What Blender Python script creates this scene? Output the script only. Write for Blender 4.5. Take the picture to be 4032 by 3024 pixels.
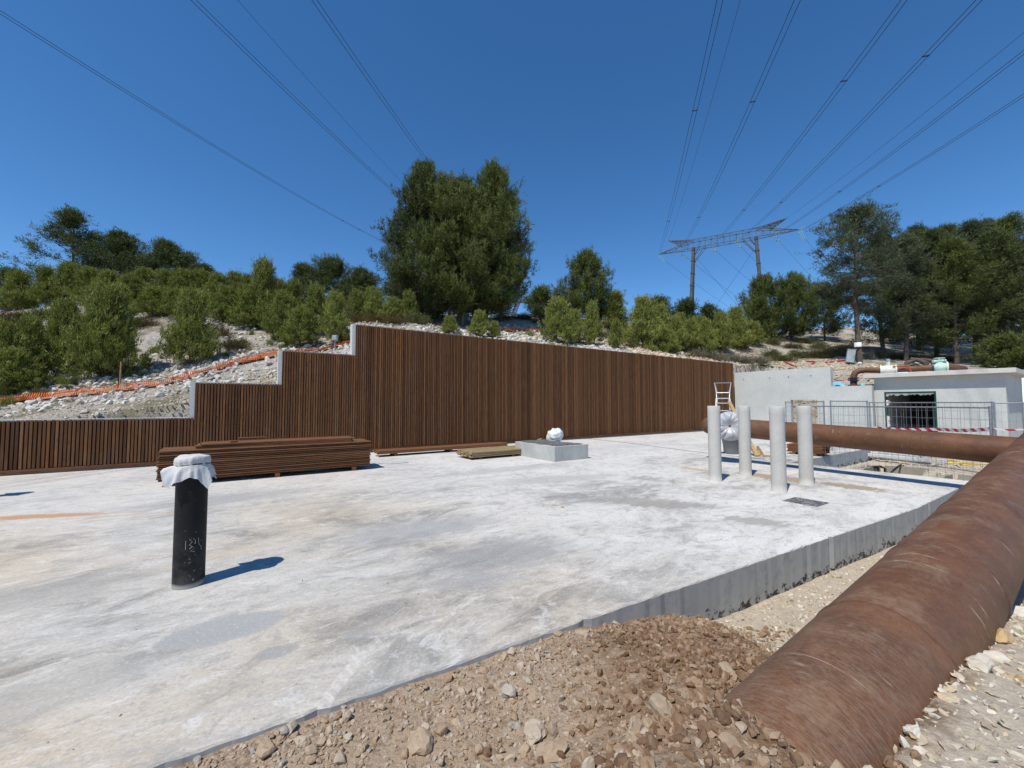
import bpy, math, random
import numpy as np
from mathutils import Vector, Matrix
R = math.radians
for o in list(bpy.data.objects): bpy.data.objects.remove(o)
scene = bpy.context.scene
col = scene.collection

# ------------------------------------------------------------------ camera, sky, sun
CAMH = 1.55
PITCH = math.atan(77 / 1631.0)
cam_d = bpy.data.cameras.new('camera'); cam = bpy.data.objects.new('camera', cam_d); col.objects.link(cam)
cam.location = (0, 0, CAMH); cam.rotation_euler = (math.pi / 2 + PITCH, 0, 0)
cam_d.sensor_width = 36; cam_d.lens = 1631 / 4032 * 36; cam_d.clip_start = .05; cam_d.clip_end = 6000
scene.camera = cam
SUN_AZ, SUN_EL = R(37), R(59)          # shadows run 37 degrees right of straight ahead
world = bpy.data.worlds.new('World'); scene.world = world; world.use_nodes = True
wn = world.node_tree
sky = wn.nodes.new('ShaderNodeTexSky'); sky.sky_type = 'NISHITA'; sky.sun_disc = False
sky.sun_elevation = SUN_EL; sky.sun_rotation = SUN_AZ + math.pi
sky.altitude = 2000; sky.air_density = 1.0; sky.dust_density = 0.0; sky.ozone_density = 3.0
bg = wn.nodes['Background']; bg.inputs['Strength'].default_value = .15
hs = wn.nodes.new('ShaderNodeHueSaturation'); hs.inputs['Value'].default_value = 1.05; hs.inputs['Saturation'].default_value = 1.24   # the clear mediterranean blue
wn.links.new(sky.outputs[0], hs.inputs['Color']); wn.links.new(hs.outputs[0], bg.inputs[0])
sl = bpy.data.lights.new('sun', 'SUN'); sun = bpy.data.objects.new('sun', sl); col.objects.link(sun)
sl.energy = 4.7; sl.angle = R(.5); sl.color = (1, .94, .83)
sdir = Vector((math.sin(SUN_AZ) * math.cos(SUN_EL), math.cos(SUN_AZ) * math.cos(SUN_EL), -math.sin(SUN_EL)))
sun.rotation_euler = sdir.to_track_quat('-Z', 'Y').to_euler()
scene.view_settings.view_transform = 'Standard'; scene.view_settings.look = 'None'
scene.view_settings.exposure = 0.0; scene.view_settings.gamma = 1.0
scene.render.engine = 'CYCLES'
scene.render.resolution_x = 1024; scene.render.resolution_y = 768

# ------------------------------------------------------------------ helpers
def ray(px, py):
    a = (px - 2016) / 1631; b = -(py - 1512) / 1631
    return np.array([a, math.cos(PITCH) - b * math.sin(PITCH), math.sin(PITCH) + b * math.cos(PITCH)])
def at(px, py, Y):                      # survey point of the photograph at the depth Y
    d = ray(px, py); return np.array([0, 0, CAMH]) + d * (Y / d[1])
def onz(px, py, z=0.0):
    d = ray(px, py); return np.array([0, 0, CAMH]) + d * ((z - CAMH) / d[2])
FD = np.array([.826, .564, 0.]); FD /= np.linalg.norm(FD)     # along the timber wall
FN = np.array([-FD[1], FD[0], 0.])                             # behind the timber wall
FA = np.array([-10.976, 8.963, 0.])                            # wall datum
def fp(s, t=0., z=0.): return FA + FD * s + FN * t + np.array([0, 0, z])

def tag(o, label=None, cat=None, group=None, kind=None):
    if label: o['label'] = label
    if cat: o['category'] = cat
    if group: o['group'] = group
    if kind: o['kind'] = kind
    return o
def empty(name, loc=(0, 0, 0), rz=0, parent=None):
    o = bpy.data.objects.new(name, None); col.objects.link(o); o.location = loc; o.rotation_euler = (0, 0, rz)
    o.empty_display_size = .1
    if parent: o.parent = parent
    return o
def link(name, me, parent=None, loc=None, rot=None):
    o = bpy.data.objects.new(name, me); col.objects.link(o)
    if parent: o.parent = parent
    if loc is not None: o.location = loc
    if rot is not None: o.rotation_euler = rot
    return o
def copy_tree(o, parent=None):
    c = o.copy(); col.objects.link(c); c.parent = parent
    for ch in [x for x in bpy.data.objects if x.parent == o]: copy_tree(ch, c)
    return c

def fast_mesh(name, V, F, mat=None, smooth=False, attrs=None):
    """V (n,3), F (m,k) arrays -> mesh"""
    V = np.asarray(V, dtype=np.float32); F = np.asarray(F, dtype=np.int32)
    me = bpy.data.meshes.new(name); n, m, k = len(V), len(F), F.shape[1]
    me.vertices.add(n); me.vertices.foreach_set('co', V.ravel())
    me.loops.add(m * k); me.loops.foreach_set('vertex_index', F.ravel())
    me.polygons.add(m); me.polygons.foreach_set('loop_start', np.arange(0, m * k, k, dtype=np.int32))
    me.polygons.foreach_set('use_smooth', np.full(m, smooth, dtype=bool))
    me.update(calc_edges=True)
    for a, vals in (attrs or {}).items():
        at_ = me.attributes.new(a, 'FLOAT', 'POINT'); at_.data.foreach_set('value', np.asarray(vals, dtype=np.float32))
    if mat: me.materials.append(mat)
    return me

class MB:
    def __init__(s): s.v = []; s.f = []; s.sm = []
    def add(s, vs, fs, smooth=False):
        b = len(s.v); s.v += [tuple(map(float, v)) for v in vs]
        s.f += [tuple(b + i for i in f) for f in fs]; s.sm += [smooth] * len(fs); return s
    def box(s, c, size, rz=0., bev=0.):
        """box with centre c, optional chamfered vertical and horizontal edges"""
        hx, hy, hz = [q / 2 for q in size]; ca, sa = math.cos(rz), math.sin(rz)
        def T(p): return (c[0] + p[0] * ca - p[1] * sa, c[1] + p[0] * sa + p[1] * ca, c[2] + p[2])
        if bev <= 0:
            P = [(x, y, z) for z in (-hz, hz) for x, y in ((-hx, -hy), (hx, -hy), (hx, hy), (-hx, hy))]
            s.add([T(p) for p in P], [(0, 3, 2, 1), (4, 5, 6, 7), (0, 1, 5, 4), (1, 2, 6, 5), (2, 3, 7, 6), (3, 0, 4, 7)])
        else:
            b = bev
            def ring(ix, iy, z): return [(x * ix + dx, y * iy + dy, z) for x, y, dx, dy in ()]
            rings = []
            for z, inset in ((-hz, b), (-hz + b, 0), (hz - b, 0), (hz, b)):
                X, Y = hx - inset, hy - inset; k = b * .7
                rings.append([(-X, -Y + k, z), (-X + k, -Y, z), (X - k, -Y, z), (X, -Y + k, z), (X, Y - k, z), (X - k, Y, z), (-X + k, Y, z), (-X, Y - k, z)])
            vs = [T(p) for r in rings for p in r]; fs = [tuple(range(7, -1, -1)), tuple(range(24, 32))]
            for r in range(3):
                for i in range(8):
                    j = (i + 1) % 8; fs.append((r * 8 + i, r * 8 + j, r * 8 + 8 + j, r * 8 + 8 + i))
            s.add(vs, fs)
        return s
    def tube(s, path, rad, seg=8, caps=True, smooth=True):
        path = [Vector(p) for p in path]; n = len(path)
        rad = [rad] * n if np.isscalar(rad) else rad
        vs = []; up = None
        for i, p in enumerate(path):
            d = (path[min(i + 1, n - 1)] - path[max(i - 1, 0)]).normalized()
            if up is None:
                up = d.orthogonal().normalized()
            up = (up - d * up.dot(d)).normalized(); w = d.cross(up)
            for k in range(seg):
                a = 2 * math.pi * k / seg; q = p + (up * math.cos(a) + w * math.sin(a)) * rad[i]; vs.append(tuple(q))
        fs = []
        for i in range(n - 1):
            for k in range(seg):
                j = (k + 1) % seg; fs.append((i * seg + k, i * seg + j, (i + 1) * seg + j, (i + 1) * seg + k))
        s.add(vs, fs, smooth)
        if caps:
            s.add(vs[:seg], [tuple(range(seg - 1, -1, -1))]); s.add(vs[-seg:], [tuple(range(seg))])
        return s
    def bar(s, a, b, w=.05, h=None):
        """square bar between two points"""
        a, b = Vector(a), Vector(b); d = (b - a).normalized(); h = h or w
        u = d.cross(Vector((0, 0, 1)))
        if u.length < 1e-3: u = Vector((1, 0, 0))
        u.normalize(); v = u.cross(d)
        vs = [p + u * x * w / 2 + v * y * h / 2 for p in (a, b) for x, y in ((-1, -1), (1, -1), (1, 1), (-1, 1))]
        return s.add(vs, [(0, 3, 2, 1), (4, 5, 6, 7), (0, 1, 5, 4), (1, 2, 6, 5), (2, 3, 7, 6), (3, 0, 4, 7)])
    def lathe(s, prof, c=(0, 0, 0), seg=32, smooth=True):
        vs = [(c[0] + r * math.cos(2 * math.pi * k / seg), c[1] + r * math.sin(2 * math.pi * k / seg), c[2] + z) for r, z in prof for k in range(seg)]
        fs = [(i * seg + k, i * seg + (k + 1) % seg, (i + 1) * seg + (k + 1) % seg, (i + 1) * seg + k) for i in range(len(prof) - 1) for k in range(seg)]
        return s.add(vs, fs, smooth)
    def prism(s, poly, z0, z1):
        n = len(poly); vs = [(p[0], p[1], z0) for p in poly] + [(p[0], p[1], z1) for p in poly]
        return s.add(vs, [tuple(range(n - 1, -1, -1)), tuple(range(n, 2 * n))] + [(i, (i + 1) % n, n + (i + 1) % n, n + i) for i in range(n)])
    def mesh(s, name, mat):
        me = bpy.data.meshes.new(name); me.from_pydata(s.v, [], s.f)
        me.polygons.foreach_set('use_smooth', np.array(s.sm, dtype=bool)); me.update()
        if mat: me.materials.append(mat)
        return me
    def build(s, name, mat, parent=None, loc=None, rot=None): return link(name, s.mesh(name, mat), parent, loc, rot)

# --- value noise
_h = np.random.default_rng(7).random((256, 256))
def vnoise(x, y):
    x = np.asarray(x, float); y = np.asarray(y, float)
    xi = np.floor(x).astype(int); yi = np.floor(y).astype(int); fx = x - xi; fy = y - yi
    fx = fx * fx * (3 - 2 * fx); fy = fy * fy * (3 - 2 * fy)
    g = lambda a, b: _h[a % 256, b % 256]
    return (g(xi, yi) * (1 - fx) + g(xi + 1, yi) * fx) * (1 - fy) + (g(xi, yi + 1) * (1 - fx) + g(xi + 1, yi + 1) * fx) * fy
def fbm(x, y, o=4):
    s = 0; a = .5
    for i in range(o): s = s + a * (vnoise(x * 2 ** i + 17 * i, y * 2 ** i + 31 * i) - .5); a *= .5
    return s
def sstep(a, b, x): t = np.clip((x - a) / (b - a), 0, 1); return t * t * (3 - 2 * t)

# ------------------------------------------------------------------ materials
class NB:
    def __init__(s, name):
        s.m = bpy.data.materials.new(name); s.m.use_nodes = True; s.t = s.m.node_tree; s.bsdf = s.t.nodes['Principled BSDF']
    def n(s, typ, props=None, **ins):
        nd = s.t.nodes.new('ShaderNode' + typ)
        for k, v in (props or {}).items(): setattr(nd, k, v)
        for k, v in ins.items():
            key = int(k[1:]) if k[0] == 'i' and k[1:].isdigit() else k.replace('_', ' ')
            s.set(nd.inputs[key], v)
        return nd
    def set(s, sock, v):
        if isinstance(v, bpy.types.NodeSocket): s.t.links.new(v, sock)
        elif isinstance(v, bpy.types.Node): s.t.links.new(v.outputs[0], sock)
        else:
            if isinstance(v, tuple) and len(v) == 3 and sock.type == 'RGBA': v = (*v, 1)
            sock.default_value = v
    def obj(s): return s.n('TexCoord').outputs['Object']
    def map(s, vec, scale=(1, 1, 1), rot=(0, 0, 0), loc=(0, 0, 0)):
        return s.n('Mapping', Vector=vec, Scale=scale, Rotation=rot, Location=loc).outputs[0]
    def rmap(s, vec, scale, rot): return s.map(s.map(vec, (1, 1, 1), rot), scale)
    def noise(s, vec, scale, detail=4, rough=.55, dist=0.):
        return s.n('TexNoise', Vector=vec, Scale=scale, Detail=detail, Roughness=rough, Distortion=dist).outputs[0]
    def ramp(s, fac, stops, interp='LINEAR'):
        nd = s.n('ValToRGB', Fac=fac); r = nd.color_ramp; r.interpolation = interp
        while len(r.elements) < len(stops): r.elements.new(.5)
        for e, (p, c) in zip(r.elements, stops):
            e.position = p; e.color = (*c, 1) if isinstance(c, tuple) else (c, c, c, 1)
        return nd.outputs[0]
    def mix(s, f, a, b, mode='MIX'):
        nd = s.n('Mix', {'data_type': 'RGBA', 'blend_type': mode}); s.set(nd.inputs[0], f); s.set(nd.inputs[6], a); s.set(nd.inputs[7], b); return nd.outputs[2]
    def math(s, op, a, b=None, c=None, clamp=False):
        nd = s.n('Math', {'operation': op, 'use_clamp': clamp}); s.set(nd.inputs[0], a)
        if b is not None: s.set(nd.inputs[1], b)
        if c is not None: s.set(nd.inputs[2], c)
        return nd.outputs[0]
    def bump(s, h, strength=.3, dist=.01):
        nd = s.n('Bump', Height=h, Strength=strength, Distance=dist); s.set(s.bsdf.inputs['Normal'], nd.outputs[0])
    def out(s, color, rough=.8, spec=.3, metal=0.):
        s.set(s.bsdf.inputs['Base Color'], color); s.set(s.bsdf.inputs['Roughness'], rough)
        s.set(s.bsdf.inputs['Specular IOR Level'], spec); s.set(s.bsdf.inputs['Metallic'], metal); return s.m
    def attr(s, name): return s.n('Attribute', {'attribute_name': name}).outputs['Fac']

def plain(name, c, rough=.7, spec=.3, metal=0., var=.15, scale=6., bump=0.):
    b = NB(name); o = b.obj(); n = b.noise(o, scale, 5, .6)
    cc = b.mix(b.ramp(n, [(.3, 0.), (.7, 1.)]), tuple(q * (1 - var) for q in c), tuple(min(1, q * (1 + var)) for q in c))
    if bump: b.bump(b.noise(o, scale * 8, 4), bump, .005)
    return b.out(cc, rough, spec, metal)

def wood_mat(name, stops, grain_axis='z', vary=.5):
    b = NB(name); o = b.obj(); info = b.n('ObjectInfo').outputs['Random']; isl = b.n('NewGeometry').outputs['Random Per Island']
    r = b.math('FRACT', b.math('ADD', info, isl))
    off = b.n('CombineXYZ', X=b.math('MULTIPLY', r, 37.), Y=b.math('MULTIPLY', r, 13.), Z=b.math('MULTIPLY', r, 91.)).outputs[0]
    v = b.n('VectorMath', {'operation': 'ADD'}, i0=o, i1=off).outputs[0]
    sc = {'z': (14, 14, .9), 'x': (.9, 14, 14)}[grain_axis]
    g = b.noise(b.map(v, sc), 3, 6, .65, .6)
    base = b.ramp(r, stops)
    c = b.mix(b.ramp(g, [(.3, 0.), (.72, 1.)]), b.mix(1., base, (.52, .45, .4), 'MULTIPLY'), base)
    kn = b.n('TexVoronoi', Vector=b.map(v, {'z': (9, 9, 2.2), 'x': (2.2, 9, 9)}[grain_axis]), Scale=1.).outputs['Distance']
    c = b.mix(b.ramp(kn, [(.06, .75), (.12, 0.)]), c, (.05, .025, .012))
    wth = b.noise(b.map(v, {'z': (3, 3, .8), 'x': (.8, 3, 3)}[grain_axis]), 2.2, 4)
    c = b.mix(b.math('MULTIPLY', b.ramp(wth, [(.5, 0.), (.75, 1.)]), vary), c, (.24, .2, .17))
    b.bump(g, .4, .004)
    return b.out(c, .78, .22)

M = {}
M['slat'] = wood_mat('brown_treated_timber', [(0., (.10, .045, .021)), (.2, (.19, .089, .038)), (.4, (.125, .056, .025)), (.6, (.23, .112, .048)), (.75, (.145, .067, .03)), (.92, (.28, .143, .064)), (1., (.26, .11, .04))], 'z', .12)
M['plank'] = wood_mat('brown_treated_planks', [(0., (.15, .066, .032)), (.3, (.24, .115, .054)), (.6, (.18, .084, .04)), (1., (.28, .14, .068))], 'x', .08)
M['tanplank'] = wood_mat('greenish_tan_planks', [(0., (.26, .21, .11)), (.5, (.36, .28, .15)), (1., (.42, .33, .19))], 'x', .3)
M['rawwood'] = wood_mat('pale_raw_wood', [(0., (.42, .29, .13)), (1., (.55, .4, .19))], 'x', .1)
M['gapshade'] = plain('slat_gap_shade', (.035, .014, .009), .9)  # shade of the slat gaps, put into a dark brown colour

def conc(name, lo, hi, sc=1.2, streak=True, holes=0.):
    b = NB(name); o = b.obj()
    n1 = b.noise(o, sc, 6, .6, .5); n2 = b.noise(o, sc * 14, 5, .6); n3 = b.noise(b.map(o, (5, 5, .45)), 1.6, 5, .6)
    c = b.mix(b.ramp(n1, [(.32, 0.), (.68, 1.)]), lo, hi)
    c = b.mix(b.ramp(n2, [(.35, .28), (.6, 0.)]), c, tuple(q * .72 for q in lo))
    if streak: c = b.mix(b.ramp(n3, [(.58, 0.), (.78, .35)]), c, tuple(min(1, q * 1.22) for q in hi))
    pits = b.n('TexVoronoi', Vector=o, Scale=26.).outputs['Distance']
    c = b.mix(b.ramp(pits, [(.035, .55), (.07, 0.)]), c, tuple(q * .35 for q in lo))
    b.bump(b.math('ADD', n2, b.ramp(pits, [(0., 0.), (.1, .4)])), .22, .006)
    return b.out(c, .88, .25)
M['wallconc'] = conc('pale_grey_cast_concrete', (.47, .49, .475), (.565, .58, .56), .8)
M['boxconc'] = conc('grey_cast_concrete', (.36, .37, .355), (.50, .505, .48), 2.2)
M['coreconc'] = conc('whitish_concrete', (.52, .52, .50), (.62, .62, .60), 1.)
M['roofconc'] = conc('roof_concrete', (.52, .50, .47), (.64, .62, .585), 1.6, False)
M['pitconc'] = conc('old_chamber_concrete', (.25, .235, .19), (.40, .375, .31), 1.1)
M['pillar'] = conc('fibre_cement', (.46, .445, .41), (.56, .545, .505), 3., False)

def slab_mat():
    b = NB('power_floated_slab_concrete'); o = b.obj()
    rot = (0, 0, -math.atan2(FD[1], FD[0]))
    warp = b.n('TexNoise', Vector=o, Scale=.33, Detail=2.).outputs['Color']
    wv = b.n('VectorMath', {'operation': 'SCALE'}, i0=b.n('VectorMath', {'operation': 'SUBTRACT'}, i0=warp, i1=(.5, .5, .5)).outputs[0], Scale=.9).outputs[0]
    o2 = b.n('VectorMath', {'operation': 'ADD'}, i0=o, i1=wv).outputs[0]
    st = b.rmap(o2, (.8, 1.25, 1), rot); st2 = b.rmap(o2, (.75, 1.6, 1), (0, 0, R(-46)))
    n1 = b.noise(st, .55, 5, .6, .5); n2 = b.noise(st2, 1.7, 9, .72, .9); n3 = b.noise(o, 46, 4, .7); n4 = b.noise(o, .42, 3, .5)
    n5 = b.noise(st, 5.5, 7, .75, .6)
    f = b.math('ADD', b.math('MULTIPLY', n1, .5), b.math('MULTIPLY', n2, .5))
    c = b.ramp(f, [(.36, (.245, .24, .235)), (.43, (.36, .35, .33)), (.475, (.51, .495, .46)), (.53, (.59, .575, .54)), (.62, (.66, .645, .61))])
    # cement-coloured and earthy patches
    sep = b.n('SeparateXYZ', Vector=o); X, Y = sep.outputs[0], sep.outputs[1]
    q = b.math('ADD', b.math('MULTIPLY', X, .826), b.math('MULTIPLY', Y, .564)); e = b.math('ADD', b.math('MULTIPLY', X, -.564), b.math('MULTIPLY', Y, .826))
    near = b.math('SUBTRACT', 1., b.n('MapRange', Value=q, i1=1.5, i2=4.6).outputs[0])
    warm = b.math('MULTIPLY', b.ramp(n4, [(.42, 0.), (.62, 1.)]), b.math('MULTIPLY', near, .9)); c = b.mix(b.math('MULTIPLY', near, .8), c, b.mix(1., c, (.80, .79, .77), 'MULTIPLY'))
    c = b.mix(warm, c, b.mix(1., c, (1.0, .88, .73), 'MULTIPLY'))
    # newer, whiter pour towards the corner and the pillars
    fresh = b.n('MapRange', {'interpolation_type': 'SMOOTHSTEP'}, Value=b.math('ADD', q, b.math('MULTIPLY', b.math('SUBTRACT', n2, .5), 3.2)), i1=3.9, i2=4.9).outputs[0]
    frc = b.ramp(n2, [(.38, (.56, .565, .555)), (.5, (.635, .635, .62)), (.6, (.685, .68, .67))])
    fresh = b.math('MULTIPLY', fresh, b.n('MapRange', {'interpolation_type': 'SMOOTHSTEP'}, Value=e, i1=4.2, i2=.8).outputs[0])
    c = b.mix(b.math('MULTIPLY', fresh, .8), c, frc)
    far = b.n('MapRange', {'interpolation_type': 'SMOOTHSTEP'}, Value=e, i1=5.5, i2=10.).outputs[0]
    c = b.mix(b.math('MULTIPLY', far, .5), c, (.64, .63, .61))
    # float scuffs: short dark dashes
    c = b.mix(b.ramp(n5, [(.54, 0.), (.60, .52)]), c, (.28, .272, .26))
    c = b.mix(b.ramp(n5, [(.38, .55), (.45, 0.)]), c, (.63, .62, .60))
    n6 = b.noise(b.rmap(o2, (1., 3., 1), (0, 0, R(-22))), 11., 6, .78, .4); c = b.mix(b.ramp(n6, [(.55, 0.), (.62, .34)]), c, (.30, .292, .28)); c = b.mix(b.ramp(n6, [(.38, .35), (.45, 0.)]), c, (.64, .63, .61))
    # sweeping trowel arcs
    for cx, cy, sc in ((1.6, 1.2, 2.6), (-3.4, 6.6, 1.9), (2.9, 9.2, 1.4)):
        wv_ = b.n('TexWave', {'wave_type': 'RINGS', 'rings_direction': 'Z'}, Vector=b.map(o2, (1, 1, 1), (0, 0, 0), (-cx, -cy, 0)), Scale=sc, Distortion=2.2, Detail=3., Detail_Scale=2.).outputs['Fac']
        msk = b.math('MULTIPLY', b.ramp(b.noise(b.map(o, (1, 1, 1), (0, 0, 0), (cx * 3, cy, 0)), .75, 3), [(.5, 0.), (.68, 1.)]), b.ramp(wv_, [(.82, 0.), (.97, .34)]))
        c = b.mix(msk, c, (.36, .355, .35))
    def blob(cx, cy, rx, ry, ang, color, k, edge=.35, nz=.9, nsc=3.):
        v = b.map(o, (1, 1, 1), (0, 0, 0), (-cx, -cy, 0)); v = b.rmap(v, (1 / rx, 1 / ry, 0), (0, 0, -ang))
        d = b.n('VectorMath', {'operation': 'LENGTH'}, i0=v).outputs['Value']
        nn = b.noise(b.rmap(o, (1, 3., 1), rot), nsc * 1.3, 8, .74)
        d = b.math('ADD', d, b.math('MULTIPLY', b.math('SUBTRACT', nn, .5), nz * 2.6))
        return b.math('MULTIPLY', b.n('MapRange', {'interpolation_type': 'SMOOTHSTEP'}, Value=d, i1=1 + edge / 2, i2=1 - edge / 2).outputs[0], k), color
    A = math.atan2(FD[1], FD[0]); A2 = math.atan2(-.8, .6)
    stains = [blob(-1.98, 2.93, .36, .19, R(30), (.34, .345, .34), .9, .15, .22), blob(-1.47, 2.66, .11, .07, R(30), (.31, .305, .30), .8, .5, .4),
              blob(-1.03, 2.86, .10, .05, R(20), (.33, .33, .33), .6, .6, .6),
              blob(-6.6, 5.75, .95, .12, R(12), (.47, .25, .12), .9, .4, 1.1, 3.), blob(-5.2, 5.9, .9, .03, R(18), (.50, .30, .17), .6, .5, .9),
              blob(5.55, 8.75, .75, .30, A2, (.33, .245, .165), .9, .3, .95), blob(6.35, 7.8, .50, .26, A2, (.30, .235, .165), .9, .3, .95),
              blob(4.3, 9.9, .38, .14, A2, (.45, .32, .2), .8, .3, .9),
              blob(2.2, 6.55, .85, .30, R(-15), (.28, .262, .235), .8, .5, 1.0), blob(3.2, 5.55, .40, .18, R(-20), (.32, .30, .27), .8, .3, 1.1), blob(-4.6, 6.9, 1.3, .35, R(35), (.33, .325, .315), .6, .9, .9), blob(.9, 8.6, 1.4, .35, R(20), (.36, .355, .345), .6, .9, .9), blob(-.2, 9.8, 1.6, .3, R(34), (.38, .375, .365), .6, .9, .9), blob(-3.9, 3.4, .8, .3, R(36), (.34, .33, .31), .6, .9, .9), blob(-2.6, 2.2, .8, .22, R(34), (.37, .36, .335), .55, .9, .9),
              blob(-.1, 4.35, .75, .42, R(25), (.26, .262, .268), .72, 1.0, .8), blob(-1.1, 5.2, 1.0, .4, R(30), (.28, .283, .29), .62, .9, .8),
              blob(-.35, 3.7, .42, .16, R(10), (.28, .28, .285), .6, .9, .8), blob(.65, 6.4, .05, .035, 0., (.40, .25, .14), .9, .4, .5),
              blob(4.4, 15.5, 2.4, .5, A, (.45, .45, .44), .55, .7, 1.4), blob(-3., 4.3, .5, .14, R(40), (.50, .42, .33), .6, .9, 1.2)]
    for m_, cc in stains: c = b.mix(m_, c, cc)
    # tyre tracks: treaded arcs of a site vehicle
    for cx, cy, rad, wd, a0, a1, colr, k in ((1.45, 2.05, 2.42, .05, 150, 205, (.70, .68, .64), .6), (1.45, 2.05, 2.60, .035, 140, 200, (.33, .32, .30), .5), (1.45, 2.05, 2.27, .03, 150, 200, (.34, .33, .31), .5), (-2.6, 1.2, 3.85, .05, 25, 70, (.36, .35, .33), .42), (5.5, 12.5, 7.2, .09, 205, 255, (.37, .36, .345), .42), (5.5, 12.5, 6.6, .09, 200, 262, (.37, .36, .345), .40), (-7.5, 12.2, 6.3, .08, 285, 345, (.38, .37, .355), .42), (3.6, 14.5, 7.9, .10, 215, 275, (.40, .39, .38), .4)):
        v = b.map(o, (1, 1, 1), (0, 0, 0), (-cx, -cy, 0)); sp = b.n('SeparateXYZ', Vector=v); d = b.n('VectorMath', {'operation': 'LENGTH'}, i0=b.map(v, (1, 1, 0))).outputs['Value']
        d = b.math('ADD', d, b.math('MULTIPLY', b.math('SUBTRACT', n4, .5), .5)); th = b.math('ARCTAN2', sp.outputs[1], sp.outputs[0])
        band = b.n('MapRange', {'interpolation_type': 'SMOOTHSTEP'}, Value=b.math('ABSOLUTE', b.math('SUBTRACT', d, rad)), i1=wd, i2=wd * .55).outputs[0]
        mid = math.radians((a0 + a1) / 2); mid = mid - 2 * math.pi if mid > math.pi else mid; half = math.radians((a1 - a0) / 2)
        da = b.math('ABSOLUTE', b.math('WRAP', b.math('SUBTRACT', th, mid), math.pi, -math.pi))
        am = b.n('MapRange', {'interpolation_type': 'SMOOTHSTEP'}, Value=da, i1=half, i2=half * .5).outputs[0]
        tread = b.ramp(b.math('FRACT', b.math('ADD', b.math('MULTIPLY', th, rad / .075), b.math('MULTIPLY', d, 9.))), [(.45, 1.), (.55, .35)])
        m_ = b.math('MULTIPLY', b.math('MULTIPLY', band, am), b.math('MULTIPLY', tread, b.ramp(n5, [(.40, .15), (.56, 1.)]))); c = b.mix(b.math('MULTIPLY', m_, k), c, colr)
    # tile-like imprint left of centre
    v = b.map(o, (1, 1, 1), (0, 0, 0), (.95, -3.35, 0)); v = b.map(v, (1, 1, 1), (0, 0, R(-52)))
    br = b.n('TexBrick', Vector=b.map(v, (1, 1, 1)), Scale=1., Mortar_Size=.018, Brick_Width=.33, Row_Height=.17, Mortar_Smooth=.3).outputs['Fac']
    dd = b.n('VectorMath', {'operation': 'LENGTH'}, i0=b.map(v, (1.5, 2.4, 0))).outputs['Value']
    im = b.math('MULTIPLY', b.math('MULTIPLY', br, b.n('MapRange', Value=dd, i1=1., i2=.6).outputs[0]), b.ramp(b.noise(o, 9, 4), [(.42, 0.), (.6, .55)]))
    c = b.mix(im, c, (.36, .35, .33))
    # expansion joint and fine speckle
    c = b.mix(b.ramp(n3, [(.36, .5), (.46, 0.)]), c, (.30, .29, .275)); c = b.mix(b.ramp(n3, [(.55, 0.), (.66, .35)]), c, (.66, .65, .63))
    # formed sides: grey with lime runs and honeycomb at the foot
    nz = b.n('SeparateXYZ', Vector=b.n('NewGeometry').outputs['Normal']).outputs[2]; side = b.math('LESS_THAN', nz, .5); Z = sep.outputs[2]
    sc = b.mix(b.noise(o, 1.6, 5, .6), (.33, .345, .35), (.44, .455, .455))
    run = b.noise(b.map(o, (9, 9, .25)), 1., 5, .6); sc = b.mix(b.ramp(run, [(.60, 0.), (.68, .35)]), sc, (.55, .55, .54)); sc = b.mix(b.ramp(b.noise(o, 8, 6, .7), [(.36, .5), (.5, 0.)]), sc, (.25, .26, .262))
    low = b.n('MapRange', Value=Z, i1=-.22, i2=-.40).outputs[0]
    hc = b.math('MULTIPLY', b.ramp(b.math('ADD', b.noise(b.map(o, (1, 1, 1.4)), 7., 8, .78), b.math('MULTIPLY', low, .15)), [(.635, 0.), (.655, 1.)]), b.math('GREATER_THAN', low, .05))
    sc = b.mix(hc, sc, (.06, .055, .05))
    c = b.mix(side, c, sc)
    h = b.math('ADD', b.math('MULTIPLY', n3, .5), b.math('MULTIPLY', n5, .6)); h = b.math('SUBTRACT', h, b.math('MULTIPLY', b.math('MULTIPLY', hc, side), 3.))
    b.bump(h, .3, .006)
    return b.out(c, .9, .2)
M['slab'] = slab_mat()

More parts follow.
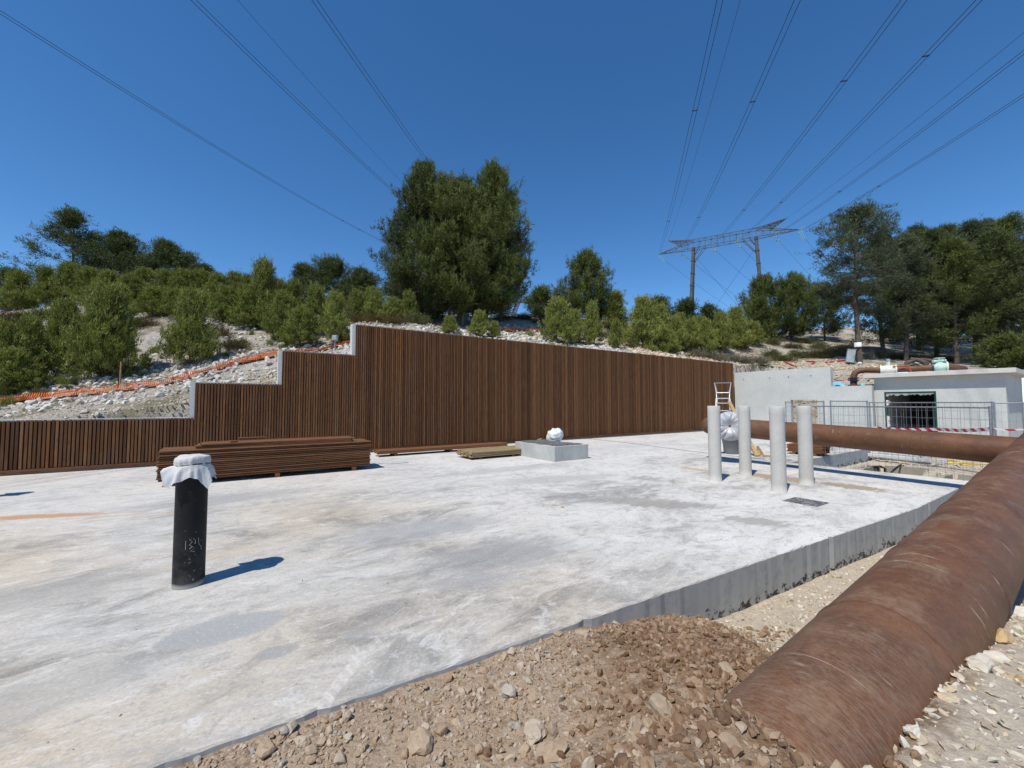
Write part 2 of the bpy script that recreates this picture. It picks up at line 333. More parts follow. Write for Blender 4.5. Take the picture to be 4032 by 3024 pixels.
def ground_mat():
    b = NB('stony_soil'); o = b.obj(); sep = b.n('SeparateXYZ', Vector=o); X, Y, Z = sep.outputs
    n = b.noise(o, 1.3, 5, .6); f = b.noise(o, 34, 6, .7); g = b.noise(o, 9, 6, .65)
    soil = b.mix(b.n('MapRange', {'interpolation_type': 'SMOOTHSTEP'}, Value=b.math('ADD', X, b.math('MULTIPLY', n, .5)), i1=1.1, i2=.4).outputs[0], b.mix(n, (.20, .125, .075), (.28, .185, .118)), b.mix(n, (.36, .265, .18), (.47, .365, .265))); soil = b.mix(b.ramp(f, [(.38, .6), (.52, 0.)]), soil, (.14, .088, .055))
    lime = b.mix(g, (.46, .385, .29), (.62, .55, .45)); lime = b.mix(b.ramp(f, [(.35, .5), (.6, 0.)]), lime, (.30, .25, .19))
    soil = b.mix(b.ramp(g, [(.48, 0.), (.62, .75)]), soil, (.43, .335, .245))
    q = b.math('ADD', b.math('MULTIPLY', X, .824), b.math('MULTIPLY', Y, .562)); e = b.math('SUBTRACT', b.math('MULTIPLY', X, .562), b.math('MULTIPLY', Y, .824))
    k = b.n('MapRange', {'interpolation_type': 'SMOOTHSTEP'}, Value=b.math('ADD', q, b.math('MULTIPLY', b.math('SUBTRACT', g, .5), 1.2)), i1=3.05, i2=3.7).outputs[0]
    rgt = b.n('MapRange', {'interpolation_type': 'SMOOTHSTEP'}, Value=b.math('ADD', e, b.math('MULTIPLY', b.math('SUBTRACT', g, .5), .3)), i1=-.50, i2=-.35).outputs[0]
    rgt = b.math('MULTIPLY', rgt, b.n('MapRange', Value=q, i1=1.2, i2=1.7).outputs[0])
    k = b.math('MAXIMUM', k, rgt)
    b.bump(b.math('ADD', f, g), .8, .03)
    return b.out(b.mix(k, soil, lime), .95, .15)
M['ground'] = ground_mat()
def tint_mat(name, stops, rough=.9, nsc=14., k=.35):
    b = NB(name); t = b.attr('tint'); o = b.obj(); n = b.noise(o, nsc, 5, .65)
    c = b.ramp(t, stops); c = b.mix(b.ramp(n, [(.35, k), (.62, 0.)]), c, b.mix(1., c, (.5, .44, .38), 'MULTIPLY'))
    b.bump(n, .5, .01); return b.out(c, rough, .2)
M['gravel'] = tint_mat('limestone_gravel', [(0., (.24, .16, .10)), (.25, (.32, .225, .15)), (.5, (.38, .29, .205)), (.75, (.42, .34, .255)), (.94, (.46, .40, .325)), (1., (.36, .335, .305))])
M['clod'] = tint_mat('brown_soil_clods', [(0., (.15, .09, .055)), (.5, (.235, .15, .092)), (1., (.35, .25, .17))], .95, 30.)
M['lime'] = tint_mat('pale_limestone_chips', [(0., (.40, .33, .24)), (.3, (.52, .45, .35)), (.6, (.60, .55, .46)), (.85, (.66, .62, .54)), (1., (.50, .36, .19))])
M['scree'] = tint_mat('white_limestone_scree', [(0., (.36, .31, .24)), (.3, (.52, .48, .42)), (.7, (.62, .59, .54)), (1., (.70, .68, .64))], .9, 5.)
M['screetan'] = tint_mat('ochre_limestone_scree', [(0., (.40, .30, .20)), (.4, (.54, .44, .32)), (1., (.66, .58, .47))], .9, 5.)

def hill_mat():
    b = NB('stony_hillside'); o = b.obj()
    n = b.noise(o, .35, 5, .6, .4); g = b.noise(o, 2.6, 6, .7); f = b.noise(o, 11, 6, .75)
    soil = b.mix(g, (.24, .18, .115), (.40, .32, .225)); stone = b.mix(f, (.34, .30, .245), (.60, .565, .51))
    c = b.mix(b.ramp(b.math('ADD', b.math('MULTIPLY', n, .55), b.math('MULTIPLY', g, .45)), [(.40, 0.), (.5, 1.)]), soil, stone)
    grass = b.mix(f, (.10, .105, .035), (.25, .215, .10)); c = b.mix(b.ramp(b.noise(o, .6, 4, .6), [(.50, 0.), (.62, .75)]), c, grass)
    c = b.mix(b.ramp(f, [(.33, .7), (.48, 0.)]), c, (.13, .105, .075))
    b.bump(b.math('ADD', f, g), 1., .10); return b.out(c, .95, .15)
M['hill'] = hill_mat()

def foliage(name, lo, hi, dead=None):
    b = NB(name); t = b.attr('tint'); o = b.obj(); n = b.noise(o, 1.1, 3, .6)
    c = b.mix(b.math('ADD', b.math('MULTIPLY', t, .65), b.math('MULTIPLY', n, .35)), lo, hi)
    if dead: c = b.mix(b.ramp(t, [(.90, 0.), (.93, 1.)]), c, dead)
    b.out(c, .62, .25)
    tr = b.n('BsdfTranslucent', Color=b.mix(1., c, (1.1, 1.25, .5), 'MULTIPLY')); mx = b.n('MixShader', Fac=.22)
    b.t.links.new(b.bsdf.outputs[0], mx.inputs[1]); b.t.links.new(tr.outputs[0], mx.inputs[2])
    b.t.links.new(mx.outputs[0], b.t.nodes['Material Output'].inputs[0]); return b.m
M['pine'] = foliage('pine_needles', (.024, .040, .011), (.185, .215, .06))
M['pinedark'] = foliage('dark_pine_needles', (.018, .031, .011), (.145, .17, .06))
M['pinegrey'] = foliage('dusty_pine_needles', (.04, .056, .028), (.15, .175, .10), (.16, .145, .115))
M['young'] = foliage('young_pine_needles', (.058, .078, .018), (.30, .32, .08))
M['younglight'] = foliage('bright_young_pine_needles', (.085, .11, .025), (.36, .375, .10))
M['scrub'] = foliage('garrigue_scrub', (.06, .07, .028), (.17, .175, .075), (.2, .16, .09))
M['dryscrub'] = foliage('dry_scrub', (.12, .105, .08), (.30, .265, .215))
M['heath'] = foliage('brownish_heath', (.06, .045, .02), (.17, .125, .06))
M['bark'] = plain('pine_bark', (.13, .105, .085), .95, .1, 0., .45, 9., .8)
M['twig'] = plain('grey_dead_twigs', (.20, .175, .15), .95, .1, 0., .3)

def rust_mat(name, dust=1.):
    b = NB(name); o = b.obj(); sep = b.n('SeparateXYZ', Vector=o); X, Y, Z = sep.outputs
    ang = b.math('ARCTAN2', Y, X)
    cyl = b.n('CombineXYZ', X=b.math('MULTIPLY', ang, .3), Y=Z, Z=0.).outputs[0]
    n = b.noise(o, 2.2, 5, .6, .4); f = b.noise(o, 60, 5, .75); m = b.noise(o, 14, 5, .7)
    c = b.mix(b.ramp(n, [(.3, 0.), (.7, 1.)]), (.085, .039, .020), (.175, .076, .032)); c = b.mix(b.ramp(f, [(.38, .45), (.50, 0.)]), c, (.055, .028, .019))
    c = b.mix(b.ramp(m, [(.5, 0.), (.75, .4)]), c, (.225, .11, .055))
    # handling scratches run round the pipe on a slow helix
    s1 = b.noise(b.map(cyl, (.9, 34, 1), (0, 0, R(11))), 1.8, 6, .72); s2 = b.noise(b.map(cyl, (1.6, 14, 1), (0, 0, R(14))), 1.1, 6, .75, .5)
    msk = b.ramp(b.noise(o, .95, 3, .5), [(.46, 0.), (.66, 1.)])
    c = b.mix(b.math('MULTIPLY', b.ramp(s1, [(.645, 0.), (.70, .75)]), msk), c, (.44, .36, .28))
    c = b.mix(b.math('MULTIPLY', b.ramp(s1, [(.30, .55), (.37, 0.)]), .8), c, (.055, .026, .017))
    c = b.mix(b.math('MULTIPLY', b.math('MULTIPLY', b.ramp(s2, [(.60, 0.), (.655, .85)]), b.ramp(b.noise(o, 1.7, 2), [(.50, 0.), (.58, 1.)])), dust), c, (.50, .46, .40))
    fd = b.noise(b.map(cyl, (3., 20, 1), (0, 0, R(10))), 7., 7, .8); big = b.ramp(b.noise(o, 1.3, 4, .6), [(.40, .25), (.62, 1.)])
    c = b.mix(b.math('MULTIPLY', b.math('MULTIPLY', b.ramp(fd, [(.48, 0.), (.64, .26)]), big), dust), c, (.265, .178, .115))
    # lime dust settled on the upper side
    nz = b.n('SeparateXYZ', Vector=b.n('NewGeometry').outputs['Normal']).outputs[2]
    up = b.math('MULTIPLY', b.n('MapRange', Value=nz, i1=.55, i2=1.).outputs[0], b.math('MULTIPLY', b.ramp(b.noise(o, 3.4, 9, .85), [(.48, 0.), (.58, .45)]), b.ramp(b.noise(b.map(cyl, (3, 22, 1), (0, 0, R(12))), 4., 6, .8), [(.40, .15), (.58, 1.)])))
    c = b.mix(b.math('MULTIPLY', up, dust), c, (.34, .245, .165)); c = b.mix(b.math('MULTIPLY', b.n('MapRange', Value=Z, i1=3.1, i2=1.5).outputs[0], b.ramp(b.noise(b.map(cyl, (2, 9, 1), (0, 0, R(12))), 9, 8, .85), [(.46, 0.), (.58, .5 * dust)])), c, (.29, .215, .158))
    b.bump(b.math('ADD', f, b.math('MULTIPLY', s1, .5)), .18, .003)
    return b.out(c, .56, .28)
M['rust'] = rust_mat('rusted_steel'); M['rustclean'] = rust_mat('rusted_steel_pipe', .45)
M['weld'] = plain('weld_bead', (.12, .055, .035), .7, .3, .0, .3, 30.)
M['galv'] = plain('galvanised_steel', (.30, .32, .34), .5, .4, .5, .2)
M['tower'] = plain('weathered_tower_steel', (.085, .092, .095), .7, .3, .2, .2, .5)
M['alu'] = plain('aluminium', (.62, .62, .63), .42, .5, .6, .1)
M['wire'] = plain('conductor_cable', (.02, .024, .032), .7, .2)
M['insul'] = plain('green_glass_insulator', (.22, .40, .34), .3, .5)
M['orange'] = plain('orange_plastic_net', (.88, .25, .05), .7, .3, 0, .3, 7.)
M['blackpe'] = None
def black_mat():
    b = NB('black_polyethylene'); o = b.obj(); z = b.n('SeparateXYZ', Vector=o).outputs[2]
    n = b.noise(o, 5, 6, .7); sp = b.noise(o, 40, 4, .6); sc = b.noise(b.map(o, (6, 6, 60), (R(20), R(10), 0)), 1.5, 4, .6)
    c = b.mix(n, (.006, .006, .007), (.014, .014, .015)); low = b.n('MapRange', Value=z, i1=.55, i2=0.).outputs[0]
    c = b.mix(b.math('MULTIPLY', b.ramp(n, [(.4, 0.), (.7, .5)]), low), c, (.13, .125, .115))
    c = b.mix(b.math('MULTIPLY', b.ramp(sp, [(.66, 0.), (.70, .8)]), b.math('ADD', .25, low)), c, (.32, .31, .29))
    c = b.mix(b.ramp(sc, [(.70, 0.), (.73, .35)]), c, (.2, .2, .2))
    c = b.mix(b.n('MapRange', Value=b.math('ADD', z, b.math('MULTIPLY', n, .05)), i1=.075, i2=.05).outputs[0], c, (.30, .30, .285))
    return b.out(c, .58, .22)
M['blackpe'] = black_mat()
def cloth_mat(name, a, bcol, tr=.2, rough=.8, spec=.2):
    b = NB(name); o = b.obj(); n = b.noise(o, 8, 5, .6); f = b.noise(o, 120, 2, .5); c = b.mix(n, a, bcol); c = b.mix(b.ramp(f, [(.4, .15), (.55, 0.)]), c, tuple(q * .6 for q in a))
    b.bump(b.noise(o, 22, 5, .6), .5, .01); b.out(c, rough, spec)
    t = b.n('BsdfTranslucent', Color=c); mx = b.n('MixShader', Fac=tr); b.t.links.new(b.bsdf.outputs[0], mx.inputs[1]); b.t.links.new(t.outputs[0], mx.inputs[2])
    b.t.links.new(mx.outputs[0], b.t.nodes['Material Output'].inputs[0]); return b.m
M['cloth'] = cloth_mat('white_geotextile', (.60, .60, .60), (.74, .74, .73))
M['plastic'] = cloth_mat('crumpled_polythene', (.36, .36, .385), (.52, .52, .55), .08, .4, .45)
M['whiteplastic'] = cloth_mat('white_polythene', (.66, .67, .67), (.84, .84, .84), .15, .4, .5)
M['cord'] = plain('tie_cord', (.05, .05, .055), .8)
M['white'] = plain('white_paint', (.78, .78, .76), .6); M['offwhite'] = plain('off_white_valve_paint', (.66, .70, .62), .45, .4)
M['mint'] = plain('mint_green_paint', (.46, .66, .55), .4, .4); M['blue'] = plain('light_blue_paint', (.20, .50, .66), .4, .4)
M['navy'] = plain('blue_black_coating', (.02, .035, .09), .45, .4); M['red'] = plain('red_plastic', (.55, .03, .035), .5, .4)
M['redpipe'] = plain('red_conduit', (.42, .05, .04), .6, .3); M['grey'] = plain('grey_plastic', (.18, .19, .20), .6, .3); M['bluegrey'] = plain('grey_green_cabinet', (.36, .42, .41), .5, .4)
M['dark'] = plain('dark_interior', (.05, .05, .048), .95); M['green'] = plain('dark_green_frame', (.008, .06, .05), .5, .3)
M['yellow'] = plain('yellow_hose', (.62, .45, .07), .6); M['strap'] = plain('green_strapping', (.10, .34, .34), .35, .5); M['black'] = plain('black_cable', (.012, .012, .013), .6)
M['greybox'] = plain('grey_junction_box', (.33, .37, .40), .5)
def plate_mat():
    b = NB('worn_steel_cover'); o = b.obj(); n = b.noise(o, 12, 6, .7); v = b.n('TexVoronoi', Vector=o, Scale=38.).outputs['Distance']
    c = b.mix(b.ramp(n, [(.35, 0.), (.65, 1.)]), (.04, .042, .045), (.20, .205, .21)); c = b.mix(b.ramp(b.noise(o, 30, 4, .7), [(.52, 0.), (.62, .85)]), c, (.52, .52, .51)); b.bump(v, .8, .01); return b.out(c, .6, .4, .3)
M['plate'] = plate_mat()
def tape_mat():
    b = NB('red_white_tape'); o = b.obj(); x = b.n('SeparateXYZ', Vector=o); s = b.math('FRACT', b.math('ADD', b.math('MULTIPLY', b.attr('tint'), 3.4), b.math('MULTIPLY', x.outputs[2], 5.)))
    return b.out(b.mix(b.math('GREATER_THAN', s, .5), (.75, .74, .73), (.55, .02, .05)), .5, .4)
M['tape'] = tape_mat()

# ================================================================== SETTING
rng = np.random.default_rng(11)
SLAB = [(-7.4, -1.55), (-1.557, 1.839), (1.207, 3.447), (6.018, 6.238), (9.22, 8.36), (7.30, 10.98), (12.45, 14.5), (17.6, 20.1), (13.98, 25.45), tuple(fp(-6, .02)[:2])]
EDGE0 = np.array([-1.557, 1.839]); ED = np.array([.866, .5]); EN = np.array([.5, -.866])
def inpoly(x, y, poly):
    c = np.zeros(np.shape(x), bool); n = len(poly)
    for i in range(n):
        x1, y1 = poly[i]; x2, y2 = poly[(i + 1) % n]
        c ^= ((y1 > y) != (y2 > y)) & (x < (x2 - x1) * (y - y1) / (y2 - y1 + 1e-12) + x1)
    return c
# slab with slightly ragged arris: densified front edge
def slab():
    P = []
    n = len(SLAB); rr = random.Random(3)
    for i in range(n):
        a = np.array(SLAB[i]); c = np.array(SLAB[(i + 1) % n]); L = np.linalg.norm(c - a); k = max(1, int(L / .06)) if i in (0, 1, 2, 3) else max(1, int(L / .5))
        nn = np.array([c[1] - a[1], a[0] - c[0]]) / L
        for j in range(k):
            p = a + (c - a) * j / k
            if j and i < 4: p = p - nn * abs(rr.gauss(0, .004)) - nn * (.02 if rr.random() < .02 else 0)
            P.append(tuple(p))
    m = len(P); v = [(x, y, 0) for x, y in P]
    low = [(x, y, -.6) for x, y in P]
    arr = [(x, y, -.008 - abs(rr.gauss(0, .003))) for x, y in P]
    ctr = np.mean(P, axis=0); inn = []
    for i, (x, y) in enumerate(P):
        a, c = np.array(P[i - 1]), np.array(P[(i + 1) % m]); d = c - a; d = d / np.linalg.norm(d); inn.append((x - d[1] * .008, y + d[0] * .008, 0))
    b = MB(); b.add(inn + arr + low, [tuple(range(m))] + [(m + i, m + (i + 1) % m, (i + 1) % m, i) for i in range(m)] + [(2 * m + i, 2 * m + (i + 1) % m, m + (i + 1) % m, m + i) for i in range(m)])
    o = b.build('concrete_slab', M['slab']); tag(o, 'pale power-floated concrete slab with mottled surface', None, None, 'structure')
slab()

PA = np.array([-.32, .659, .047]); PD = np.array([.824, .562, .072]); PD /= np.linalg.norm(PD); PR = .30   # near pipe axis
PO = np.array([9.22, 8.36]); PAx = np.array([-.598, .801]); PBx = np.array([.826, .564])
def gz(x, y, rough=True):
    x = np.asarray(x, float); y = np.asarray(y, float)
    e = (x - EDGE0[0]) * EN[0] + (y - EDGE0[1]) * EN[1]; q = (x - EDGE0[0]) * ED[0] + (y - EDGE0[1]) * ED[1]
    t = (x - PA[0]) * PD[0] + (y - PA[1]) * PD[1]; w = (x - PA[0]) * PD[1] - (y - PA[1]) * PD[0]     # w>0: camera side of the pipe
    base = -.030 - .004 * np.clip(q, 0, 3)
    trench = -.40 + .06 * fbm(x * 1.3, y * 1.3)
    z = base + (trench - base) * sstep(3.05, 4.0, q + .25 * fbm(x * 3, y * 3))
    right = (.36 - .10 * sstep(2.3, 3.5, t) - .25 * sstep(3.3, 5.2, t)) * sstep(2.2, .9, w) + .03 * fbm(x * 2, y * 2)
    z = z + (right - z) * sstep(.08, .27, w) * sstep(.6, 1.5, t)
    z = z + .11 * np.exp(-(((x - 1.05) / .55) ** 2 + ((y - 2.4) / .50) ** 2)) - .10 * sstep(2.1, 3.1, q) * sstep(3.8, 3.2, q) * sstep(.5, .05, e)
    z = z + (.60 - np.clip(z, 0, .4)) * np.exp(-(w / .42) ** 2) * sstep(1.82, 1.28, t + .30 * w * (w > 0) + .16 * fbm(x * 5, y * 5)) * sstep(-.9, .5, t)
    z = z + .06 * fbm(x * 1.7, y * 1.7, 3) * sstep(.0, .5, e)
    # yard behind the slab with its two chambers
    a = (x - PO[0]) * PAx[0] + (y - PO[1]) * PAx[1]; bb = (x - PO[0]) * PBx[0] + (y - PO[1]) * PBx[1]
    yard = -.42 + .08 * fbm(x * .9, y * .9); inyard = sstep(-.2, .3, bb) * sstep(-6., -2.5, a)
    z = z + (yard - z) * inyard
    for a0, a1, b0, b1 in ((1.38, 2.75, .7, 5.3), (-1.7, 1.02, .7, 4.6)):
        jag = .10 * fbm(x * 4, y * 4)
        z = z - 1.3 * sstep(a0 - .02, a0 + .06, a + jag) * sstep(a1 + .02, a1 - .06, a + jag) * sstep(b0, b0 + .1, bb) * sstep(b1 + .02, b1 - .06, bb + jag)
    under = inpoly(x, y, SLAB) & (e < -.12) & ~((bb > -.05) & (a < 2.8) & (a > -3))
    z = np.where(under, np.minimum(z, -.5), z)
    if rough:
        k = sstep(8, 3, np.hypot(x, y))
        z = z + k * (.045 * fbm(x * 7, y * 7, 4) + .012 * fbm(x * 30, y * 30, 3))
    return z
def ground():
    xs = np.concatenate([[-3000, -1500, -600, -250, -100, -50, -30], np.arange(-20, -3, .8), np.arange(-3, 5, .035), np.arange(5, 17, .1), np.arange(17, 30, .8), [40, 60, 110, 260, 600, 1500, 3000]])
    ys = np.concatenate([[-3000, -1200, -400, -120, -50, -20, -10, -6], np.arange(-4, .8, .4), np.arange(.8, 5.4, .035), np.arange(5.4, 17, .1), np.arange(17, 28, .8), [36, 60, 110, 260, 600, 1500, 3000]])
    X, Y = np.meshgrid(xs, ys, indexing='ij'); Z = gz(X, Y)
    nx, ny = X.shape; idx = np.arange(nx * ny).reshape(nx, ny)
    F = np.stack([idx[:-1, :-1], idx[1:, :-1], idx[1:, 1:], idx[:-1, 1:]], -1).reshape(-1, 4)
    me = fast_mesh('ground', np.stack([X, Y, Z], -1).reshape(-1, 3), F, M['ground'], True)
    tag(link('ground', me), 'stony ground of soil and crushed limestone around the slab', None, None, 'structure')
ground()

# ---- hillside: heights surveyed at points, joined by a thin plate spline
CT = [(0, 1640, 10.2), (0, 1590, 11.4), (0, 1520, 13.2), (0, 1380, 17), (0, 1235, 22), (-600, 1500, 14), (-600, 1250, 24), (300, 1585, 11.2), (300, 1500, 13.2), (350, 1400, 16), (300, 1190, 22.5),
      (600, 1545, 12.3), (600, 1480, 14), (600, 1300, 18), (650, 1160, 24), (900, 1440, 14.2), (900, 1500, 12.8), (950, 1330, 18), (950, 1190, 25), (1090, 1400, 15.2), (1200, 1385, 16), (1200, 1300, 19.5), (1150, 1205, 26),
      (1300, 1365, 17), (1380, 1300, 19), (1420, 1235, 26), (1560, 1270, 20), (1500, 1225, 27), (1700, 1285, 23.5), (1850, 1290, 23.5), (1900, 1320, 20.5), (1750, 1235, 31), (2050, 1245, 31), (2050, 1310, 23.5),
      (2200, 1345, 22.5), (2300, 1330, 26), (2300, 1262, 33), (2500, 1370, 24.5), (2550, 1280, 34), (2700, 1400, 26.5), (2750, 1300, 36), (2900, 1425, 28.5), (2950, 1320, 40), (3150, 1312, 44), (3350, 1290, 46), (3150, 1425, 29), (3020, 1450, 27.6),
      (3300, 1440, 26.5), (3300, 1400, 30), (3380, 1412, 28), (3330, 1470, 24), (3450, 1440, 26), (3600, 1425, 28.5), (3800, 1425, 29), (4032, 1420, 29), (4300, 1420, 28), (3500, 1480, 23.5), (3700, 1470, 22.5), (3900, 1475, 21), (4200, 1470, 21), (3800, 1350, 40), (4200, 1330, 42), (3450, 1300, 44)]
CP = np.array([at(*c) for c in CT]); CP = np.vstack([CP, [[-60, 30, 7], [-40, 60, 6], [0, 62, 3.0], [30, 80, 5], [60, 80, 6], [75, 40, 6], [-30, 12, 4], [60, 20, 4.5]]])
def tps_fit(P, lam=.02):
    n = len(P); D = np.linalg.norm(P[:, None, :2] - P[None, :, :2], axis=-1); K = np.where(D > 0, D * D * np.log(D + 1e-9), 0)
    A = np.zeros((n + 3, n + 3)); A[:n, :n] = K + lam * np.eye(n) * 10; A[:n, n] = 1; A[:n, n + 1:] = P[:, :2]; A[n:, :n] = A[:n, n:].T
    return np.linalg.solve(A, np.concatenate([P[:, 2], [0, 0, 0]]))
TW = tps_fit(CP)
def hz(x, y, rough=True):
    x = np.asarray(x, float); y = np.asarray(y, float); sh = x.shape; x = x.ravel(); y = y.ravel()
    D = np.hypot(x[:, None] - CP[None, :, 0], y[:, None] - CP[None, :, 1]); z = np.where(D > 0, D * D * np.log(D + 1e-9), 0) @ TW[:len(CP)] + TW[-3] + TW[-2] * x + TW[-1] * y
    z = np.clip(z, -1, 13)
    # the excavation close behind the concrete wall and the pump chamber
    s = (x - FA[0]) * FD[0] + (y - FA[1]) * FD[1]; t = (x - FA[0]) * FN[0] + (y - FA[1]) * FN[1]
    dist = s - 30.4; k = sstep(1.5, 4.2, dist); z = np.where((t < .4), np.minimum(z, .1 + k * 3.3 + 9 * np.clip(dist - 4.2, 0, 9)), z)
    if rough: z = z + .16 * fbm(x * .9, y * .9, 4) + .05 * fbm(x * 4, y * 4, 3)
    return z.reshape(sh)
def hill():
    ss = np.concatenate([np.arange(-30, -4, 1.5), np.arange(-4, 46, .28), np.arange(46, 80, 2.)]); ts = np.concatenate([np.arange(-30, -10, 1.), np.arange(-10, .28, .3), np.arange(.28, 22, .28), np.arange(22, 70, 1.4)])
    S, T = np.meshgrid(ss, ts, indexing='ij'); X = FA[0] + FD[0] * S + FN[0] * T; Y = FA[1] + FD[1] * S + FN[1] * T; Z = hz(X, Y)
    nx, ny = X.shape; idx = np.arange(nx * ny).reshape(nx, ny); F = np.stack([idx[:-1, :-1], idx[1:, :-1], idx[1:, 1:], idx[:-1, 1:]], -1).reshape(-1, 4)
    cs = S.reshape(-1)[F].mean(1); ct = T.reshape(-1)[F].mean(1); keep = ~((ct < .3) & (cs < 30.6)) & ~((cs > 30.4) & (cs < 36.2) & (ct < -6.5) & (ct > -11.2)) & ~((ct < -11) & (cs < 38))
    me = fast_mesh('hillside', np.stack([X, Y, Z], -1).reshape(-1, 3), F[keep], M['hill'], True)
    tag(link('hillside', me), 'stony scrub-covered hillside rising behind the timber wall', None, None, 'structure')
hill()

# ================================================================== ROCKS
def ico(sub):
    import bmesh
    bm = bmesh.new(); bmesh.ops.create_icosphere(bm, subdivisions=sub, radius=1); bm.verts.ensure_lookup_table()
    V = np.array([v.co[:] for v in bm.verts]); F = np.array([[v.index for v in f.verts] for f in bm.faces]); bm.free(); return V, F
def rock_protos(sub, n, seed, cuts=9):
    V0, F0 = ico(sub); r = np.random.default_rng(seed); out = []
    for _ in range(n):
        V = V0.copy()
        for _c in range(cuts):
            d = r.normal(size=3); d /= np.linalg.norm(d); lim = r.uniform(.45, .85); k = V @ d; V -= np.outer(np.clip(k - lim, 0, None), d)
        V += r.normal(scale=.03, size=V.shape); V *= r.uniform(.65, 1.2, 3); V /= np.abs(V).max(); out.append(V)
    return out, F0
def rand_rot(r, n, tilt=1.):
    q = r.normal(size=(n, 4)); q[:, 1:3] *= tilt; q /= np.linalg.norm(q, axis=1)[:, None]; w, x, y, z = q.T
    return np.stack([np.stack([1 - 2 * (y * y + z * z), 2 * (x * y - z * w), 2 * (x * z + y * w)], -1), np.stack([2 * (x * y + z * w), 1 - 2 * (x * x + z * z), 2 * (y * z - x * w)], -1), np.stack([2 * (x * z - y * w), 2 * (y * z + x * w), 1 - 2 * (x * x + y * y)], -1)], 1)
def rocks(name, P, size, mat, r, sub=1, flat=.65, sink=.3, tint=None):
    protos, F0 = rock_protos(sub, 14, int(r.integers(1e6))); n = len(P); nv = len(protos[0])
    pid = r.integers(0, 14, n); base = np.stack(protos)[pid]; base = base * np.stack([np.ones(n), r.uniform(.6, 1, n), r.uniform(flat * .7, flat * 1.2, n)], -1)[:, None, :]
    Rm = rand_rot(r, n, .35); V = np.einsum('nij,nkj->nki', Rm, base) * size[:, None, None]; V += P[:, None, :]; V[:, :, 2] += (size * flat * (1 - sink) * .5)[:, None]
    F = (F0[None] + (np.arange(n) * nv)[:, None, None]).reshape(-1, 3); t = np.repeat(r.random(n) if tint is None else tint, nv)
    return fast_mesh(name, V.reshape(-1, 3), F, mat, False, {'tint': t})

def pipe_w(x, y): return (x - PA[0]) * PD[1] - (y - PA[1]) * PD[0]
def pipe_t(x, y): return (x - PA[0]) * PD[0] + (y - PA[1]) * PD[1]
def scatter(n, x0, x1, y0, y1, r, dens):
    x = r.uniform(x0, x1, n); y = r.uniform(y0, y1, n); e = (x - EDGE0[0]) * EN[0] + (y - EDGE0[1]) * EN[1]
    ok = ~inpoly(x, y, SLAB) & (r.random(n) < dens(x, y, e)); return x[ok], y[ok]
r = np.random.default_rng(21)
# loose stones over the soil left of the pipe
def d_soil(x, y, e):
    t, w = pipe_t(x, y), pipe_w(x, y); d = np.where(e < .012, 0, .55 + .45 * sstep(-.06, .10, fbm(x * 1.6 + 5, y * 1.6)))
    d = d * np.where((w > -.33) & (t > 1.45), 0, 1); d = d * np.where((np.hypot((x - .98) / .55, (y - 2.55) / .6) < 1), .22, 1); return d
for nm, n, lo, hi, sub, lab in (('gravel', 46000, .005, .020, 0, 'brown and grey limestone gravel between the slab and the pipe'), ('gravel', 2600, .020, .046, 1, 'fist sized angular stones strewn over the gravel by the slab')):
    x, y = scatter(n, -2.4, 2.4, .9, 3.7, r, d_soil); s = lo + (hi - lo) * r.random(len(x)) ** 2.2
    P = np.stack([x, y, gz(x, y) - .002], -1); tag(link(nm, rocks(nm, P, s, M['gravel'], r, 1 + sub, .7, .3, np.clip(r.random(len(x)) * .85 + .22 * sstep(.7, .1, x) - .25 * sstep(.5, 1.0, x), 0, 1))), lab, 'gravel', None, 'stuff')
# soil clods on the mound and on the buried pipe end
def d_clod(x, y, e):
    t = pipe_t(x, y); return np.where(e < .02, 0, np.maximum(np.exp(-(((x - 1.0) / .5) ** 2 + ((y - 2.5) / .6) ** 2)), .75 * np.exp(-(pipe_w(x, y) / .5) ** 2) * (t < 1.75))) * np.where((pipe_w(x, y) > -.32) & (t > 1.85), 0, 1)
x, y = scatter(30000, -.3, 2.4, .9, 3.6, r, d_clod); s = .004 + .030 * r.random(len(x)) ** 6
tag(link('soil_clods', rocks('soil_clods', np.stack([x, y, gz(x, y)], -1), s, M['clod'], r, 1, .8)), 'dark brown soil clods heaped between slab and pipe', 'soil', None, 'stuff')
# pale chips in the trench and right of the pipe
def d_lime(x, y, e):
    t, w = pipe_t(x, y), pipe_w(x, y); return np.where(e < .01, 0, np.where((w > .20) & (t > 1.3), 1., np.where((w < -.28) & (t > 3.0), .75, 0)))
x, y = scatter(19000, .8, 5.2, .7, 5.4, r, d_lime); s = .006 + .022 * r.random(len(x)) ** 2.5
tag(link('limestone_chips', rocks('limestone_chips', np.stack([x, y, gz(x, y) - .001], -1), s, M['lime'], r, 1, .45)), 'pale flaky limestone chips beside the rusty pipe', 'chippings', None, 'stuff')
x, y = scatter(6000, 4, 16, 5, 17, r, lambda x, y, e: np.where((pipe_w(x, y) > .25) | ((y > 9) & (x > 7)), 1., 0.) * (gz(x, y) > -.7)); s = .015 + .05 * r.random(len(x)) ** 3
tag(link('yard_rubble', rocks('yard_rubble', np.stack([x, y, gz(x, y) - .002], -1), s, M['lime'], r, 1, .5)), 'pale limestone rubble around the open chambers', 'rubble', None, 'stuff')

